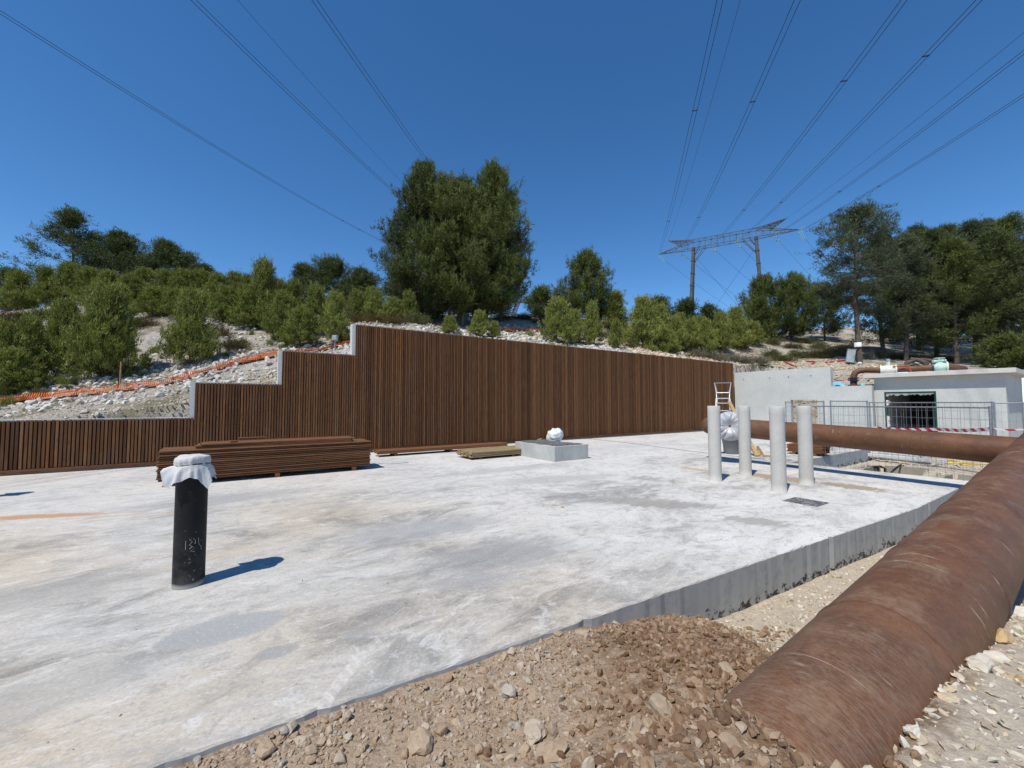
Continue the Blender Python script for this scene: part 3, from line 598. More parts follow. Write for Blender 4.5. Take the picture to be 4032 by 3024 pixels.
x = r.uniform(-6, 9, 2600); y = r.uniform(1.5, 14, 2600); e_ = (x - EDGE0[0]) * EN[0] + (y - EDGE0[1]) * EN[1]; q_ = inpoly(x, y, SLAB) & (e_ < -.03) & (r.random(2600) < np.where(e_ > -.35, .9, .16)); x, y = x[q_], y[q_]
tag(link('slab_grit', rocks('slab_grit', np.stack([x, y, np.full(len(x), -.001)], -1), .003 + .008 * r.random(len(x)) ** 3, M['gravel'], r, 1, .7)), 'loose grit and crumbs scattered over the concrete slab', 'grit', None, 'stuff')
# single rocks one can point at
def rock(name, px, py, z, size, mat, label, seed, flat=.7, tint=.6, rz=0., tilt=(0, 0), group=None, elong=(1, 1)):
    p = onz(px, py, z); on_slab = bool(inpoly(p[0], p[1], SLAB)); g = 0.
    if not on_slab:
        for _ in range(6): g = .5 * g + .5 * float(gz(p[0], p[1])); p = onz(px, py, g)
        g = float(gz(p[0], p[1]))
    protos, F = rock_protos(3, 1, seed, 14); rr = np.random.default_rng(seed)
    size = size * .8; V = protos[0] * np.array([elong[0], elong[1], flat]) * size; V += rr.normal(scale=size * .012, size=V.shape)
    o = link(name, fast_mesh(name, V, F, mat, False, {'tint': np.full(len(V), tint)}), None, (p[0], p[1], g + size * flat * .22), (tilt[0], tilt[1], rz))
    return tag(o, label, 'rock', group)
G, L_ = M['gravel'], M['lime']
for a in [('boulder', 2590, 2790, 0, .13, G, 'large tan limestone boulder lying on the soil mound', 1, .55, .62), ('boulder', 2500, 2900, 0, .085, G, 'upright cream block of stone below the large tan boulder', 2, .9, .72, .3),
          ('rock', 2555, 2860, 0, .05, G, 'small squarish stone between cream block and soil mound', 3, .8, .6), ('rock', 2100, 2900, 0, .09, G, 'grey-white rounded stone in the middle of the gravel', 4, .7, .86),
          ('rock', 2000, 2740, 0, .07, G, 'flat grey slab of stone standing in the gravel', 5, .8, .97), ('rock', 2180, 2960, 0, .10, G, 'wide tan stone near the bottom of the picture', 6, .55, .5),
          ('rock', 1640, 2945, 0, .10, G, 'grey-brown block at the bottom edge left of the middle', 7, .7, .55), ('rock', 1050, 2960, 0, .07, G, 'sharp tan boulder near the slab edge at bottom left', 8, .75, .5),
          ('rock', 1185, 2930, 0, .05, G, 'cream angular stone beside the slab edge at bottom left', 9, .8, .8), ('rock', 775, 3000, -.03, .03, G, 'small blue-grey stone touching the slab edge at bottom left', 10, .7, 1.),
          ('rock', 2290, 2490, 0, .075, G, 'wide tan rock leaning against the slab face', 11, .5, .6), ('rock', 2200, 2497, 0, .05, G, 'orange-tan rock against the slab left of the wide tan one', 12, .6, .5),
          ('rock', 2425, 2455, 0, .045, G, 'white boxy stone where the mound meets the slab', 13, .8, .88), ('rock', 2860, 2640, .12, .07, G, 'ochre rock at the pipe end of the soil mound', 14, .8, .62),
          ('rock', 2740, 2690, .12, .06, G, 'brown rock half sunk in the front of the mound', 15, .8, .35), ('rock', 2590, 2540, .12, .035, G, 'pale flat stone on top of the mound', 16, .5, .7), ('rock', 2800, 2960, .2, .045, G, 'tan rock sitting on the soil over the pipe end', 17, .8, .6),
          ('rock', 1830, 2720, 0, .06, G, 'pinkish flat stone in the gravel behind the grey slab stone', 18, .5, .55), ('rock', 2320, 2850, 0, .05, G, 'brown-grey rock halfway between gravel and mound', 19, .7, .4),
          ('standing_rock', 3850, 2650, .33, .095, L_, 'upright rounded cream rock leaning on the rusty pipe', 20, 1.1, .55, .4), ('rock', 3945, 2530, .26, .085, L_, 'orange-tan rock tucked under the pipe at right', 21, .75, 1.),
          ('rock', 4020, 2430, .22, .10, L_, 'grey-white block in the shade of the pipe at the right edge', 22, .8, .8), ('rock', 3600, 2920, .37, .05, L_, 'rounded cream stone beside the pipe at the bottom', 23, .7, .75), ('rock', 3730, 2760, .36, .055, L_, 'flat ochre stone against the pipe above the rounded cream one', 24, .5, .95), ('rock', 3920, 2600, .30, .085, L_, 'broad pale stone between the upright rock and the orange rock', 25, .5, .7)]:
    rock(*a, group='single rocks in the foreground rubble')

# ---- scree on the hillside
def on_hill(n, r, s0, s1, t0, t1, p=1.):
    s = r.uniform(s0, s1, n); t = t0 + (t1 - t0) * r.random(n) ** p; return FA[0] + FD[0] * s + FN[0] * t, FA[1] + FD[1] * s + FN[1] * t, s, t
x, y, s, t = on_hill(20000, r, -4, 30.5, .3, 12, 1.5)
k = sstep(-.03, .06, fbm(x * .35 + 3, y * .35 + 9)); k = np.maximum(k, np.where((s < 9) & (t > 1.6) & (t < 5.5), .9, 0)); k = np.maximum(k, np.where((s > 9) & (t < 6), .85, 0)); k *= np.where((s < 6) & (t < 1.6), .35, 1)
ok = r.random(len(x)) < k; x, y, s = x[ok], y[ok], s[ok]; sz = .035 + .12 * r.random(len(x)) ** 3
tan = s > 22
tag(link('limestone_scree', rocks('limestone_scree', np.stack([x, y, hz(x, y) - .01], -1)[~tan], sz[~tan], M['scree'], r, 1, .65)), 'white limestone scree covering the slope behind the timber wall', 'scree', None, 'stuff')
x3, y3, s3, t3 = on_hill(3400, r, -3, 7.2, .36, 2.6); tag(link('bank_pebbles', rocks('bank_pebbles', np.stack([x3, y3, hz(x3, y3) - .005], -1), .012 + .05 * r.random(len(x3)) ** 3, M['screetan'], r, 1, .6)), 'small tan pebbles on the bank below the orange net', 'pebbles', None, 'stuff')
x2, y2, s2, t2 = on_hill(5500, r, 30.7, 38, -9, 6); kk = ~((s2 < 36.4) & (t2 < -6.3)); x2, y2 = x2[kk], y2[kk]; x = np.concatenate([x[tan], x2]); y = np.concatenate([y[tan], y2]); sz = np.concatenate([sz[tan], .04 + .09 * r.random(len(x2)) ** 2])
tag(link('ochre_scree', rocks('ochre_scree', np.stack([x, y, hz(x, y) - .01], -1), sz, M['screetan'], r, 1, .6)), 'ochre limestone rubble on the bank above the concrete wall', 'scree', None, 'stuff')

# ================================================================== TIMBER-CLAD WALL
FANG = math.atan2(FD[1], FD[0])
def wall():
    w = empty('timber_clad_wall', tuple(FA), FANG)
    tag(w, 'long stepped wall clad in vertical brown timber slats', 'wall')
    SEC = [(-4., 3.267, 1.175), (3.267, 5.255, 2.10), (5.255, 7.292, 3.085), (7.292, 30.21, 4.07)]
    cb = MB()
    for i, (a, b_, h) in enumerate(SEC):
        x0 = a - (.10 if i else 0); x1 = SEC[i + 1][0] - .10 if i < 3 else b_
        cb.add([(x, y, z) for z in (-.4, h + .018) for x, y in ((x0, .075), (x1, .075), (x1, .34), (x0, .34))], [(4, 5, 6, 7), (0, 1, 5, 4), (1, 2, 6, 5), (2, 3, 7, 6), (3, 0, 4, 7)])
    cb.build('concrete_core', M['coreconc'], w)
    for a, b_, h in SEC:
        MB().box(((a + b_) / 2, .055, (h + .1) / 2 - .01), (b_ - a - .01, .03, h - .12)).build('gap_shade_sheet', M['gapshade'], w)  # added dark sheet, paints the shade between the slats
        L = b_ - a; k = max(1, round(L / 4.2))
        for j in range(k):
            MB().box((a + L * (j + .5) / k, .018, .062), (L / k - .006, .036, .085), 0, .003).build('base_board', M['plank'], w)
    meshes = {}
    pitch, wd, dp = .0672, .046, .034
    def slat_mesh(h):
        key = round(h, 3)
        if key not in meshes: meshes[key] = MB().box((0, 0, h / 2), (wd, dp, h), 0, .003).mesh('slat', M['slat'])
        return meshes[key]
    rr = random.Random(5); s = -1.0; n = 0; rest = MB()
    while s < 30.16:
        h = [q[2] for q in SEC if s < q[1] + .01][0]; z0 = .112; hh = h - z0; dz = rr.choice([0, 0, .004, -.006, .008])
        if n < 300:
            o = link('slat', slat_mesh(hh), w, (s + rr.gauss(0, .0018), .017 + rr.gauss(0, .0015), z0 + dz), (0, rr.gauss(0, .0006), rr.gauss(0, .02)))
        else:
            rest.box((s + rr.gauss(0, .0015), .017 + rr.gauss(0, .0015), z0 + hh / 2 + dz), (wd, dp, hh))
        n += 1; s += pitch
    tag(rest.build('slats', M['slat'], w), None, None, None, 'stuff')
wall()

# ================================================================== CONCRETE WALL, PUMP CHAMBER
WO = fp(30.23, 0, 0)                                # corner where the timber wall ends
UD = -FN                                             # along the concrete wall, towards the yard
UANG = math.atan2(UD[1], UD[0])                      # local x = along wall, local y = towards the bank
def extrude(poly, y0, y1):
    n = len(poly); b = MB(); vs = [(x, y0, z) for x, z in poly] + [(x, y1, z) for x, z in poly]
    b.add(vs, [tuple(range(n)), tuple(range(2 * n - 1, n - 1, -1))] + [(i, n + i, n + (i + 1) % n, (i + 1) % n) for i in range(n)]); return b
def cwall():
    w = empty('concrete_wall', tuple(WO), UANG); tag(w, 'grey cast concrete wall with step and square opening beside the timber wall', 'wall')
    extrude([(0, -.6), (3.12, -.6), (3.12, 1.76), (4.4, 1.76), (4.4, -.6), (6.72, -.6), (6.72, 2.45), (5.04, 2.45), (5.04, 3.49), (0, 3.49)], .01, .31).build('wall_panel', M['wallconc'], w)
    for x, z in ((.55, 3.05), (2.05, 3.05), (3.05, 3.06), (4.15, 3.07)):
        b = MB(); b.lathe([(.028, 0), (.028, .012), (.016, .012), (.016, .002)], seg=10); b.build('tie_hole_plug', M['dark'], w, (x, .009, z), (math.pi / 2, 0, 0))
cwall()
def chamber():
    y0 = .62; w = empty('pump_chamber', tuple(WO), UANG); tag(w, 'flat roofed concrete pump chamber with dark doorway', 'building')
    x0, x1, D, top = 6.66, 10.94, 5.2, 2.82
    extrude([(x0, -.6), (7.03, -.6), (7.03, 2.12), (8.86, 2.12), (8.86, -.6), (x1, -.6), (x1, top), (x0, top)], y0, y0 + .25).build('front_wall', M['wallconc'], w)
    MB().box(((x0 + .125), y0 + D / 2 + .127, (top - .6) / 2), (.25, D - .25, top + .6)).build('side_wall', M['wallconc'], w)
    MB().box(((x1 - .125), y0 + D / 2 + .127, (top - .6) / 2), (.25, D - .25, top + .6)).build('side_wall', M['wallconc'], w)
    MB().box(((x0 + x1) / 2, y0 + D - .12, (top - .6) / 2), (x1 - x0 - .504, .25, top + .6)).build('back_wall', M['dark'], w)  # concrete wall coloured near black, room shade painted in
    MB().box(((x0 + x1) / 2, y0 + D / 2, top + .103), (x1 - x0 + .66, D + .7, .2), 0, .012).build('roof_slab', M['roofconc'], w)
    MB().box(((x0 + x1) / 2, y0 + D / 2, -.5), (x1 - x0 - .51, D - .51, .1)).build('floor', M['dark'], w)  # floor colour also carries the shade of the room
    f = MB()
    f.box((7.065, y0 + .1, .75), (.066, .16, 2.7)); f.box((8.825, y0 + .1, .75), (.066, .16, 2.7)); f.box((7.945, y0 + .1, 2.075), (1.69, .16, .085)); frame = f.build('door_frame', M['green'], w)
    # torn protective film on the frame
    rr = random.Random(8)
    for (xa, xb, za, zb) in ((7.09, 7.19, 1.45, 1.72), (7.09, 7.17, .25, .95), (7.10, 8.78, 1.965, 2.04)):
        b = MB(); n = 26; vs = []; 
        horiz = xb - xa > 1
        for i in range(n + 1):
            u = i / n
            for v in (0, .5, 1.):
                if horiz: x = xa + (xb - xa) * u; z = zb - (zb - za) * v * (1 + rr.uniform(-.6, .9) * (v == 1))
                else: z = za + (zb - za) * u; x = xa + (xb - xa) * v * (1 + rr.uniform(-.6, .7) * (v == 1))
                vs.append((x, y0 + .01 + .05 * v * rr.random(), z))
        b.add(vs, [(i * 3 + j, i * 3 + j + 1, i * 3 + j + 4, i * 3 + j + 3) for i in range(n) for j in range(2)], True); b.build('torn_film', M['whiteplastic'] if not horiz else M['plastic'], frame)
chamber()

# ================================================================== NEAR PIPE, CROSS PIPE
def axis_empty(name, p, d):
    e = bpy.data.objects.new(name, None); col.objects.link(e); e.location = tuple(p); e.rotation_euler = Vector(d).to_track_quat('Z', 'Y').to_euler(); e.empty_display_size = .1; return e
def pipes():
    e = axis_empty('rusty_pipe', PA, PD); tag(e, 'thick rusty steel pipe running from the soil mound to the upper right', 'pipe')
    def pz(r0, z0, z1, k): return [(r0, z0 + (z1 - z0) * i / k) for i in range(k + 1)]
    b = MB(); b.lathe(pz(PR, .1, 14.4, 60) + [(PR - .014, 14.4), (PR - .014, 13.9)], seg=96); b.lathe([(0.001, .1), (PR, .1)], seg=96); b.build('barrel', M['rust'], e)
    for z in (2.63, 3.83, 5.35, 7.0, 8.65, 11.7):
        bb = MB(); bb.lathe([(PR - .002, z - .012), (PR + .005, z - .006), (PR + .006, z + .005), (PR - .002, z + .012)], seg=72); bb.build('weld_seam', M['weld'], e)
    A = np.array([6.98, 9.33, .845]); d = np.array([.526, -.851, -.034]); d /= np.linalg.norm(d)
    p0 = A - d * 2.95; L = 2.95 + 2.98; r0 = .238
    c = axis_empty('rusty_cross_pipe', p0, d); tag(c, 'rusty steel pipe crossing above the slab behind four grey posts', 'pipe')
    dome = [(r0 * math.sin(a), .22 - .22 * math.cos(a)) for a in np.linspace(.02, math.pi / 2, 8)]
    b = MB(); b.lathe(dome + [(r0, .22 + (L - .22) * i / 40) for i in range(1, 41)], seg=64); b.build('barrel', M['rustclean'], c)
    for z in (.3, 2.0, 4.6):
        bb = MB(); bb.lathe([(r0 - .002, z - .01), (r0 + .004, z - .005), (r0 + .004, z + .005), (r0 - .002, z + .01)], seg=56); bb.build('weld_seam', M['weld'], c)
    # branch towards the camera, its end wrapped in plastic
    q = p0 + d * .80; bd = Vector((-.47, -.88, .02)).normalized(); Q = c.matrix_world
    bpy.context.view_layer.update(); inv = c.matrix_world.inverted()
    st = inv @ Vector(q); en = inv @ (Vector(q) + bd * .55)
    MB().tube([st, en], .25, 40).build('branch', M['rustclean'], c)
    MB().tube([inv @ (Vector(q) + bd * .40), inv @ (Vector(q) + bd * .47)], .345, 40).build('branch_flange', M['rustclean'], c)
    w = axis_empty('plastic_wrapping', Vector(q) + bd * .33 + Vector((0, 0, .04)), bd); tag(w, 'grey crumpled plastic sheet tied over the open pipe branch', 'plastic sheet')
    nu, nv = 96, 26; rr = random.Random(2); ph = [rr.uniform(0, 6.28) for _ in range(8)]; V = []; F = []
    for j in range(nv + 1):
        v = j / nv
        for i in range(nu):
            a = 2 * math.pi * i / nu
            ple = sum(math.sin(k * a + ph[m] + 1.5 * math.sin(3 * v + ph[m])) * g for m, (k, g) in enumerate(((7, .35), (11, .4), (17, .3), (26, .2)))) * (.5 + vnoise(2 * math.cos(a) + 9, 2 * math.sin(a) + 4)) + 4. * float(fbm(2.6 * math.cos(a) + 7, 2.6 * math.sin(a) + 3 * v, 3))
            if v < .45: rad = .375 + .012 * ple * v * 2; z = -.02 + v / .45 * .20 + .012 * math.sin(3 * a + ph[6]) * (1 - v)
            else:
                u = (v - .45) / .55; rad = .378 * math.cos(u * math.pi / 2) ** .75 + .018 * ple * math.sin(u * math.pi) ; z = .18 + .13 * math.sin(u * math.pi / 2) - .10 * max(0, u - .75) / .25 + .02 * ple * math.sin(u * math.pi)
                rad = max(rad, .012)
            V.append((rad * math.cos(a), rad * math.sin(a), z))
    for j in range(nv):
        for i in range(nu): F.append((j * nu + i, j * nu + (i + 1) % nu, (j + 1) * nu + (i + 1) % nu, (j + 1) * nu + i))
    link('sheet', fast_mesh('sheet', V, F, M['plastic'], True), w)
pipes()

# ================================================================== BLACK PIPES WITH CLOTH CAPS
def black_pipe(p, rz, lab1, lab2, H=1.09, r0=.114):
    e = empty('black_pipe', (p[0], p[1], 0)); tag(e, lab1, 'pipe', 'capped black pipes')
    b = MB(); b.lathe([(r0, -.02)] + [(r0, H * i / 24) for i in range(25)] + [(r0 - .012, H), (r0 - .012, H - .3)], seg=48); b.build('barrel', M['blackpe'], e)
    c = empty('cloth_cap', (p[0], p[1], 0), rz); tag(c, lab2, 'cloth', 'cloth caps on the black pipes')
    nu = 144; V = []; F = []; rows = []
    a_half = .275; R0 = r0 + .006
    prof = [(0.002, H + .020), (.04, H + .013), (.08, H + .010), (R0 - .006, H + .007), (R0 + .004, H - .003), (R0 + .007, H - .025), (R0 + .006, H - .045), (R0 + .001, H - .060)]
    for j, (rad, z) in enumerate(prof):
        row = []
        for i in range(nu):
            a = 2 * math.pi * i / nu; k = min(1, max(0, (j - 3) / 4)); wv = .004 * math.sin(9 * a + 1) + .003 * math.sin(17 * a)
            row.append(((rad + k * wv) * math.cos(a), (rad + k * wv) * math.sin(a), z + .006 * math.sin(2 * a + .6) * min(1, j / 3) + (.003 * math.sin(5 * a) if j < 4 else 0)))
        rows.append(row)
    nh = 14
    for j in range(1, nh + 1):
        row = []; v = j / nh
        for i in range(nu):
            a = 2 * math.pi * i / nu; hang = a_half / max(abs(math.cos(a)), abs(math.sin(a))) - R0 - .06
            lift = 1.1 * math.exp(-((a - 5.1) / .35) ** 2) + .25 * math.exp(-((a - 2.2) / .4) ** 2)
            fold = .35 * math.sin(8 * a + .4) + .22 * math.sin(13 * a + 2) + .15 * math.sin(21 * a)
            out = (.38 + .30 * fold * min(1, v * 2.2) + .75 * lift); out = max(.02, out); dn = math.sqrt(max(.05, 1 - min(.95, out * out)))
            l = hang * v; rad = R0 + .004 + l * min(out, 1.) * (1 - .25 * v); z = H - .060 - l * dn
            if lift < .2: z -= .02 * v * v
            row.append((rad * math.cos(a), rad * math.sin(a), z + .006 * math.sin(2 * a + .6)))
        rows.append(row)
    V = []
    for j, r_ in enumerate(rows):
        for i, p_ in enumerate(r_):
            a = 2 * math.pi * i / nu; k = (.010 if j > 8 else .006) * float(fbm(3.2 * math.cos(a) + 5, 3.2 * math.sin(a) + .35 * j, 3)); V.append((p_[0] * (1 + 5 * k), p_[1] * (1 + 5 * k), p_[2] + 1.2 * k))
    F = [(j * nu + i, j * nu + (i + 1) % nu, (j + 1) * nu + (i + 1) % nu, (j + 1) * nu + i) for j in range(len(rows) - 1) for i in range(nu)]
    link('sheet', fast_mesh('sheet', V, F, M['cloth'], True), c)
    MB().tube([((R0 + .003) * math.cos(t_), (R0 + .003) * math.sin(t_), H - .061 + .006 * math.sin(2 * t_ + .6)) for t_ in np.linspace(0, 2 * math.pi, 49)], .004, 6, False).build('cord', M['cord'], c)
    return e
bp = black_pipe((-2.775, 3.63), R(-62), 'black plastic pipe standing upright on the slab in the left foreground', 'white cloth tied over the top of the black pipe in the left foreground')
def chalk(e, r0=.1145):
    a0 = math.atan2(-3.63, 2.775) - .25
    for st in ([(0, .40), (.00, .33)], [(.05, .41), (.09, .385), (.05, .365), (.09, .345)], [(.10, .41), (.12, .40), (.13, .38), (.12, .365)], [(.05, .33), (.085, .345), (.12, .335), (.07, .31), (.12, .30)], [(.17, .41), (.175, .37), (.19, .345)], [(.20, .34), (.22, .33), (.22, .30)]):
        MB().tube([(r0 * math.cos(a0 + u * 4.5), r0 * math.sin(a0 + u * 4.5), z) for u, z in st], .0013, 5).build('chalk_mark', M['wallconc'], e)
chalk(bp)
black_pipe((-8.86, 6.74), R(20), 'black plastic pipe at the far left whose shadow falls on the slab', 'white cloth tied over the black pipe at the far left')

# ================================================================== GREY POSTS, COVER PLATE, UPSTAND
for (px, py, ptop, lab) in ((2817, 1897, 1599, 'grey fibre cement post, leftmost of the four'), (2936, 1876, 1599, 'grey fibre cement post, second from left and farthest back'), (3068, 1940, 1602, 'grey fibre cement post nearest to the camera, third from left'), (3176, 1912, 1599, 'grey fibre cement post, rightmost of the four')):
    p = onz(px, py); rr = .119; Y = p[1] + rr; X = p[0] * (Y / p[1]); H = float(at(px, ptop, Y - rr)[2])
    e = empty('grey_post', (X, Y, 0), random.Random(px).uniform(0, 6)); tag(e, lab, 'post', 'four grey posts on the slab')
    b = MB(); b.lathe([(rr + .012, -.02), (rr + .010, .006), (rr, .012)] + [(rr, .012 + (H - .02) * i / 12) for i in range(1, 13)] + [(rr - .006, H + .004), (rr - .016, H + .002), (rr - .018, H - .25)], seg=48); b.build('tube', M['pillar'], e)
    b = MB(); b.lathe([(0.001, H - .02), (rr - .017, H - .03)], seg=32); b.build('cement_fill', M['coreconc'], e)
Pq = [onz(*q) for q in ((3090.6, 1973), (3134, 1960), (3254.6, 1980), (3212.6, 1994.8))]
pc = sum(Pq) / 4; dx = (Pq[2] - Pq[1] + Pq[3] - Pq[0]) / 2; dy = (Pq[1] - Pq[0] + Pq[2] - Pq[3]) / 2
e = empty('cover_plate', tuple(pc), math.atan2(dx[1], dx[0])); tag(e, 'worn dark steel cover plate set in the slab in front of the posts', 'cover plate')
lx, ly = np.linalg.norm(dx), np.linalg.norm(dy)
MB().box((0, 0, .004), (lx, ly, .008), 0, .002).build('plate', M['plate'], e)
b = MB()
for sx, sy, a, c_ in ((0, 1, lx + .05, .02), (0, -1, lx + .05, .02), (1, 0, .02, ly + .01), (-1, 0, .02, ly + .01)): b.box((sx * (lx / 2 + .014), sy * (ly / 2 + .014), .003), (a if sy else .02, .02 if sy else c_, .007))
b.build('rim', M['plate'], e)

def upstand():
    o = onz(2184, 1818.8); e = empty('concrete_upstand', tuple(o), math.atan2(.564, .826)); tag(e, 'low square concrete upstand with dark metal strips on top', 'upstand')
    Lx, Ly, H, t = 1.24, 1.84, .40, .16           # x: along timber wall, y: away from the camera
    MB().box((Lx / 2, t / 2, H / 2), (Lx - .01, t, H - .002), 0, .006).build('rim_wall', M['boxconc'], e); MB().box((Lx / 2, Ly - t / 2, H / 2), (Lx - .01, t, H - .002), 0, .006).build('rim_wall', M['boxconc'], e)
    MB().box((t / 2, Ly / 2, H / 2), (t, Ly + .006, H), 0, .006).build('rim_wall', M['boxconc'], e); MB().box((Lx - t / 2, Ly / 2, H / 2), (t, Ly + .006, H), 0, .006).build('rim_wall', M['boxconc'], e)
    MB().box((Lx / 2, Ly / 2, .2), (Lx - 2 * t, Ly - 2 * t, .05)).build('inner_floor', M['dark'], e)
    rr = random.Random(4)
    for i, (y, x0, x1) in enumerate(((.20, .10, 1.08), (.48, .16, .98), (.76, .05, .90), (1.05, .12, 1.0), (1.33, .08, .95), (1.58, .12, 1.0))):
        MB().box(((x0 + x1) / 2, y, H + .014 + .003 * (i % 2)), (x1 - x0, .24, .022), rr.uniform(-.03, .03), .003).build('metal_strip', M['plate'], e)
    p = at(2185, 1709, 13.6); e2 = empty('wrapped_pipe_stub', (p[0], p[1], 0)); tag(e2, 'pipe stub wrapped in crumpled white plastic behind the concrete upstand', 'pipe')
    b = MB(); b.lathe([(.2, 0), (.2, .45)], seg=24); b.build('stub', M['grey'], e2)
    V0, F0 = ico(4); ph = rr.uniform(0, 6); d = V0; n = (1 + .07 * np.sin(9 * d[:, 0] + 5 * d[:, 2] + ph) + .05 * np.sin(14 * d[:, 2] - 11 * d[:, 1]) + .04 * np.sin(23 * d[:, 0] - 9 * d[:, 1]))
    V = d * n[:, None] * np.array([.265, .26, .24]) + [0, 0, .50]; V[:, 2] += .10 * V[:, 0] * 1.2
    link('plastic_wrap', fast_mesh('plastic_wrap', V, F0, M['whiteplastic'], True), e2)
    k = np.array([.75, 1.7, 0]); b, F1 = rock_protos(3, 1, 77)
    link_ = link('debris_scrap', fast_mesh('debris_scrap', b[0] * [.22, .06, .04], F1, M['lime'], False, {'tint': np.full(len(b[0]), 1.)}), e, (.78, 1.62, H + .05)); 
upstand()

# ================================================================== TIMBER STACKS
def plank_mesh(L, w, h, mat): return MB().box((0, 0, 0), (L, w, h), 0, min(.005, h * .15)).mesh('plank', mat)
def stack(name, label, o, ang, layers, mat, L, w, h, nacross, seed, z0=.09, gap=.004, bearers=(), jit=.012, cat='timber stack', lg=.003):
    e = empty(name, (o[0], o[1], 0), ang); tag(e, label, cat); rr = random.Random(seed); me = plank_mesh(L, w, h, mat)
    for k in range(layers):
        for j in range(nacross):
            link('plank', me, e, (L / 2 + rr.gauss(0, jit), (w + gap) * (j + .5) + rr.gauss(0, .003) + (rr.uniform(-.002, .022) if j == 0 else 0), z0 + h * .5 + k * (h + lg)), (0, 0, rr.gauss(0, .0016)))
    for bx in bearers: MB().box((bx, nacross * (w + gap) / 2, (z0 - .004) / 2), (.09, nacross * (w + gap) - .04, z0 - .006), 0, .004).build('bearer', M['plank'], e)
    return e
o1 = onz(615, 1900, .10); ang1 = FANG - R(.5)
s1 = stack('timber_stack', 'large stack of dark brown planks behind the black pipe', o1, ang1, 15, M['plank'], 3.86, .118, .027, 7, 1, .10, .003, (.35, 1.95, 3.5), .014, lg=.0115)
top = .10 + 15 * .0385 - .011
me = plank_mesh(2.88, .118, .030, M['plank']); rr = random.Random(6)
for k in range(3):
    for j in range(6 - (k == 2)):
        link('plank', me, s1, (2.0 + rr.gauss(0, .02) + (.05 if k == 2 else 0), .10 + .121 * (j + .5), top + .017 + k * .0315), (0, 0, rr.gauss(0, .004)))
for x, y, z, L, w, h, a, mt in ((3.30, .40, 0., .085, .42, .05, 1.45, 'rawwood'), (3.40, .42, 0., .075, .44, .05, 1.50, 'plank'), (3.50, .46, 0., .07, .40, .045, 1.42, 'plank')):
    MB().box((0, 0, 0), (.42, w * .16, h), 0, .003).build('offcut', M[mt], s1, (x, y, top + .028), (0, 0, a))
MB().box((0, 0, 0), (.14, .09, .04), 0, .003).build('offcut', M['plank'], s1, (1.16, .16, top + .115), (0, 0, .3))
for k in range(2): MB().box((0, 0, 0), (.50, .1, .022), 0, .003).build('offcut', M['plank'], s1, (1.5, .72, top + .108 + k * .03), (0, 0, .08))
def cable(name, label, cat, pts, r0, mat, seg=6, group=None, sub=6):
    P = [Vector(p) for p in pts]; out = []
    for i in range(len(P) - 1):
        p0, p1, p2, p3 = P[max(i - 1, 0)], P[i], P[i + 1], P[min(i + 2, len(P) - 1)]
        for k in range(sub):
            t = k / sub; out.append(.5 * ((2 * p1) + (p2 - p0) * t + (2 * p0 - 5 * p1 + 4 * p2 - p3) * t * t + (3 * p1 - p0 - 3 * p2 + p3) * t ** 3))
    out.append(P[-1]); o = MB().tube(out, r0, seg).build(name, mat)
    return tag(o, label, cat, group)
g = lambda px, py, z: tuple(onz(px, py, z))
cable('strapping_band', 'green plastic strapping band lying along the front of the large timber stack', 'strap', [g(1076, 1855, .02), g(1090, 1846, .1), g(1110, 1844, .13), g(1128, 1852, .07), g(1136, 1866, .008), g(1165, 1855, .05), g(1230, 1852, .04), g(1330, 1850, .012), g(1420, 1838, .01), g(1450, 1832, .03), g(1500, 1826, .006), g(1545, 1826, .006), g(1610, 1820, .006)], .006, M['strap'])
cable('strapping_band', 'short offcut of strapping on the slab near the middle of the large stack', 'strap', [g(960, 1883, .006), g(975, 1884, .008), g(990, 1889, .006)], .006, M['strap'])
s2 = stack('timber_stack', 'flat pile of long brown planks along the foot of the timber wall', onz(1494, 1790, .08), FANG, 3, M['plank'], 4.5, .118, .03, 4, 9, .08, .004, (.5, 2.3, 4.1), .05)
s3 = stack('timber_stack', 'low stack of greenish tan boards left of the concrete upstand', onz(1858, 1804, .06), FANG, 4, M['tanplank'], 2.7, .098, .036, 9, 12, .065, .004, (.3, 1.4, 2.4), .02)
pb = onz(3095, 1786); s4 = stack('timber_stack', 'small stack of brown boards under the rusty cross pipe', (pb[0], pb[1]), UANG, 6, M['plank'], .95, .12, .034, 5, 15, .07, .004, (.2, .75), .02)
for k in range(2): MB().box((0, 0, 0), (1.0, .12, .03), 0, .003).build('plank', M['plank'], s4, (.55, .2 + k * .16, .07 + 6 * .0355 + .018 + k * .002), (0, 0, .05 - .1 * k))

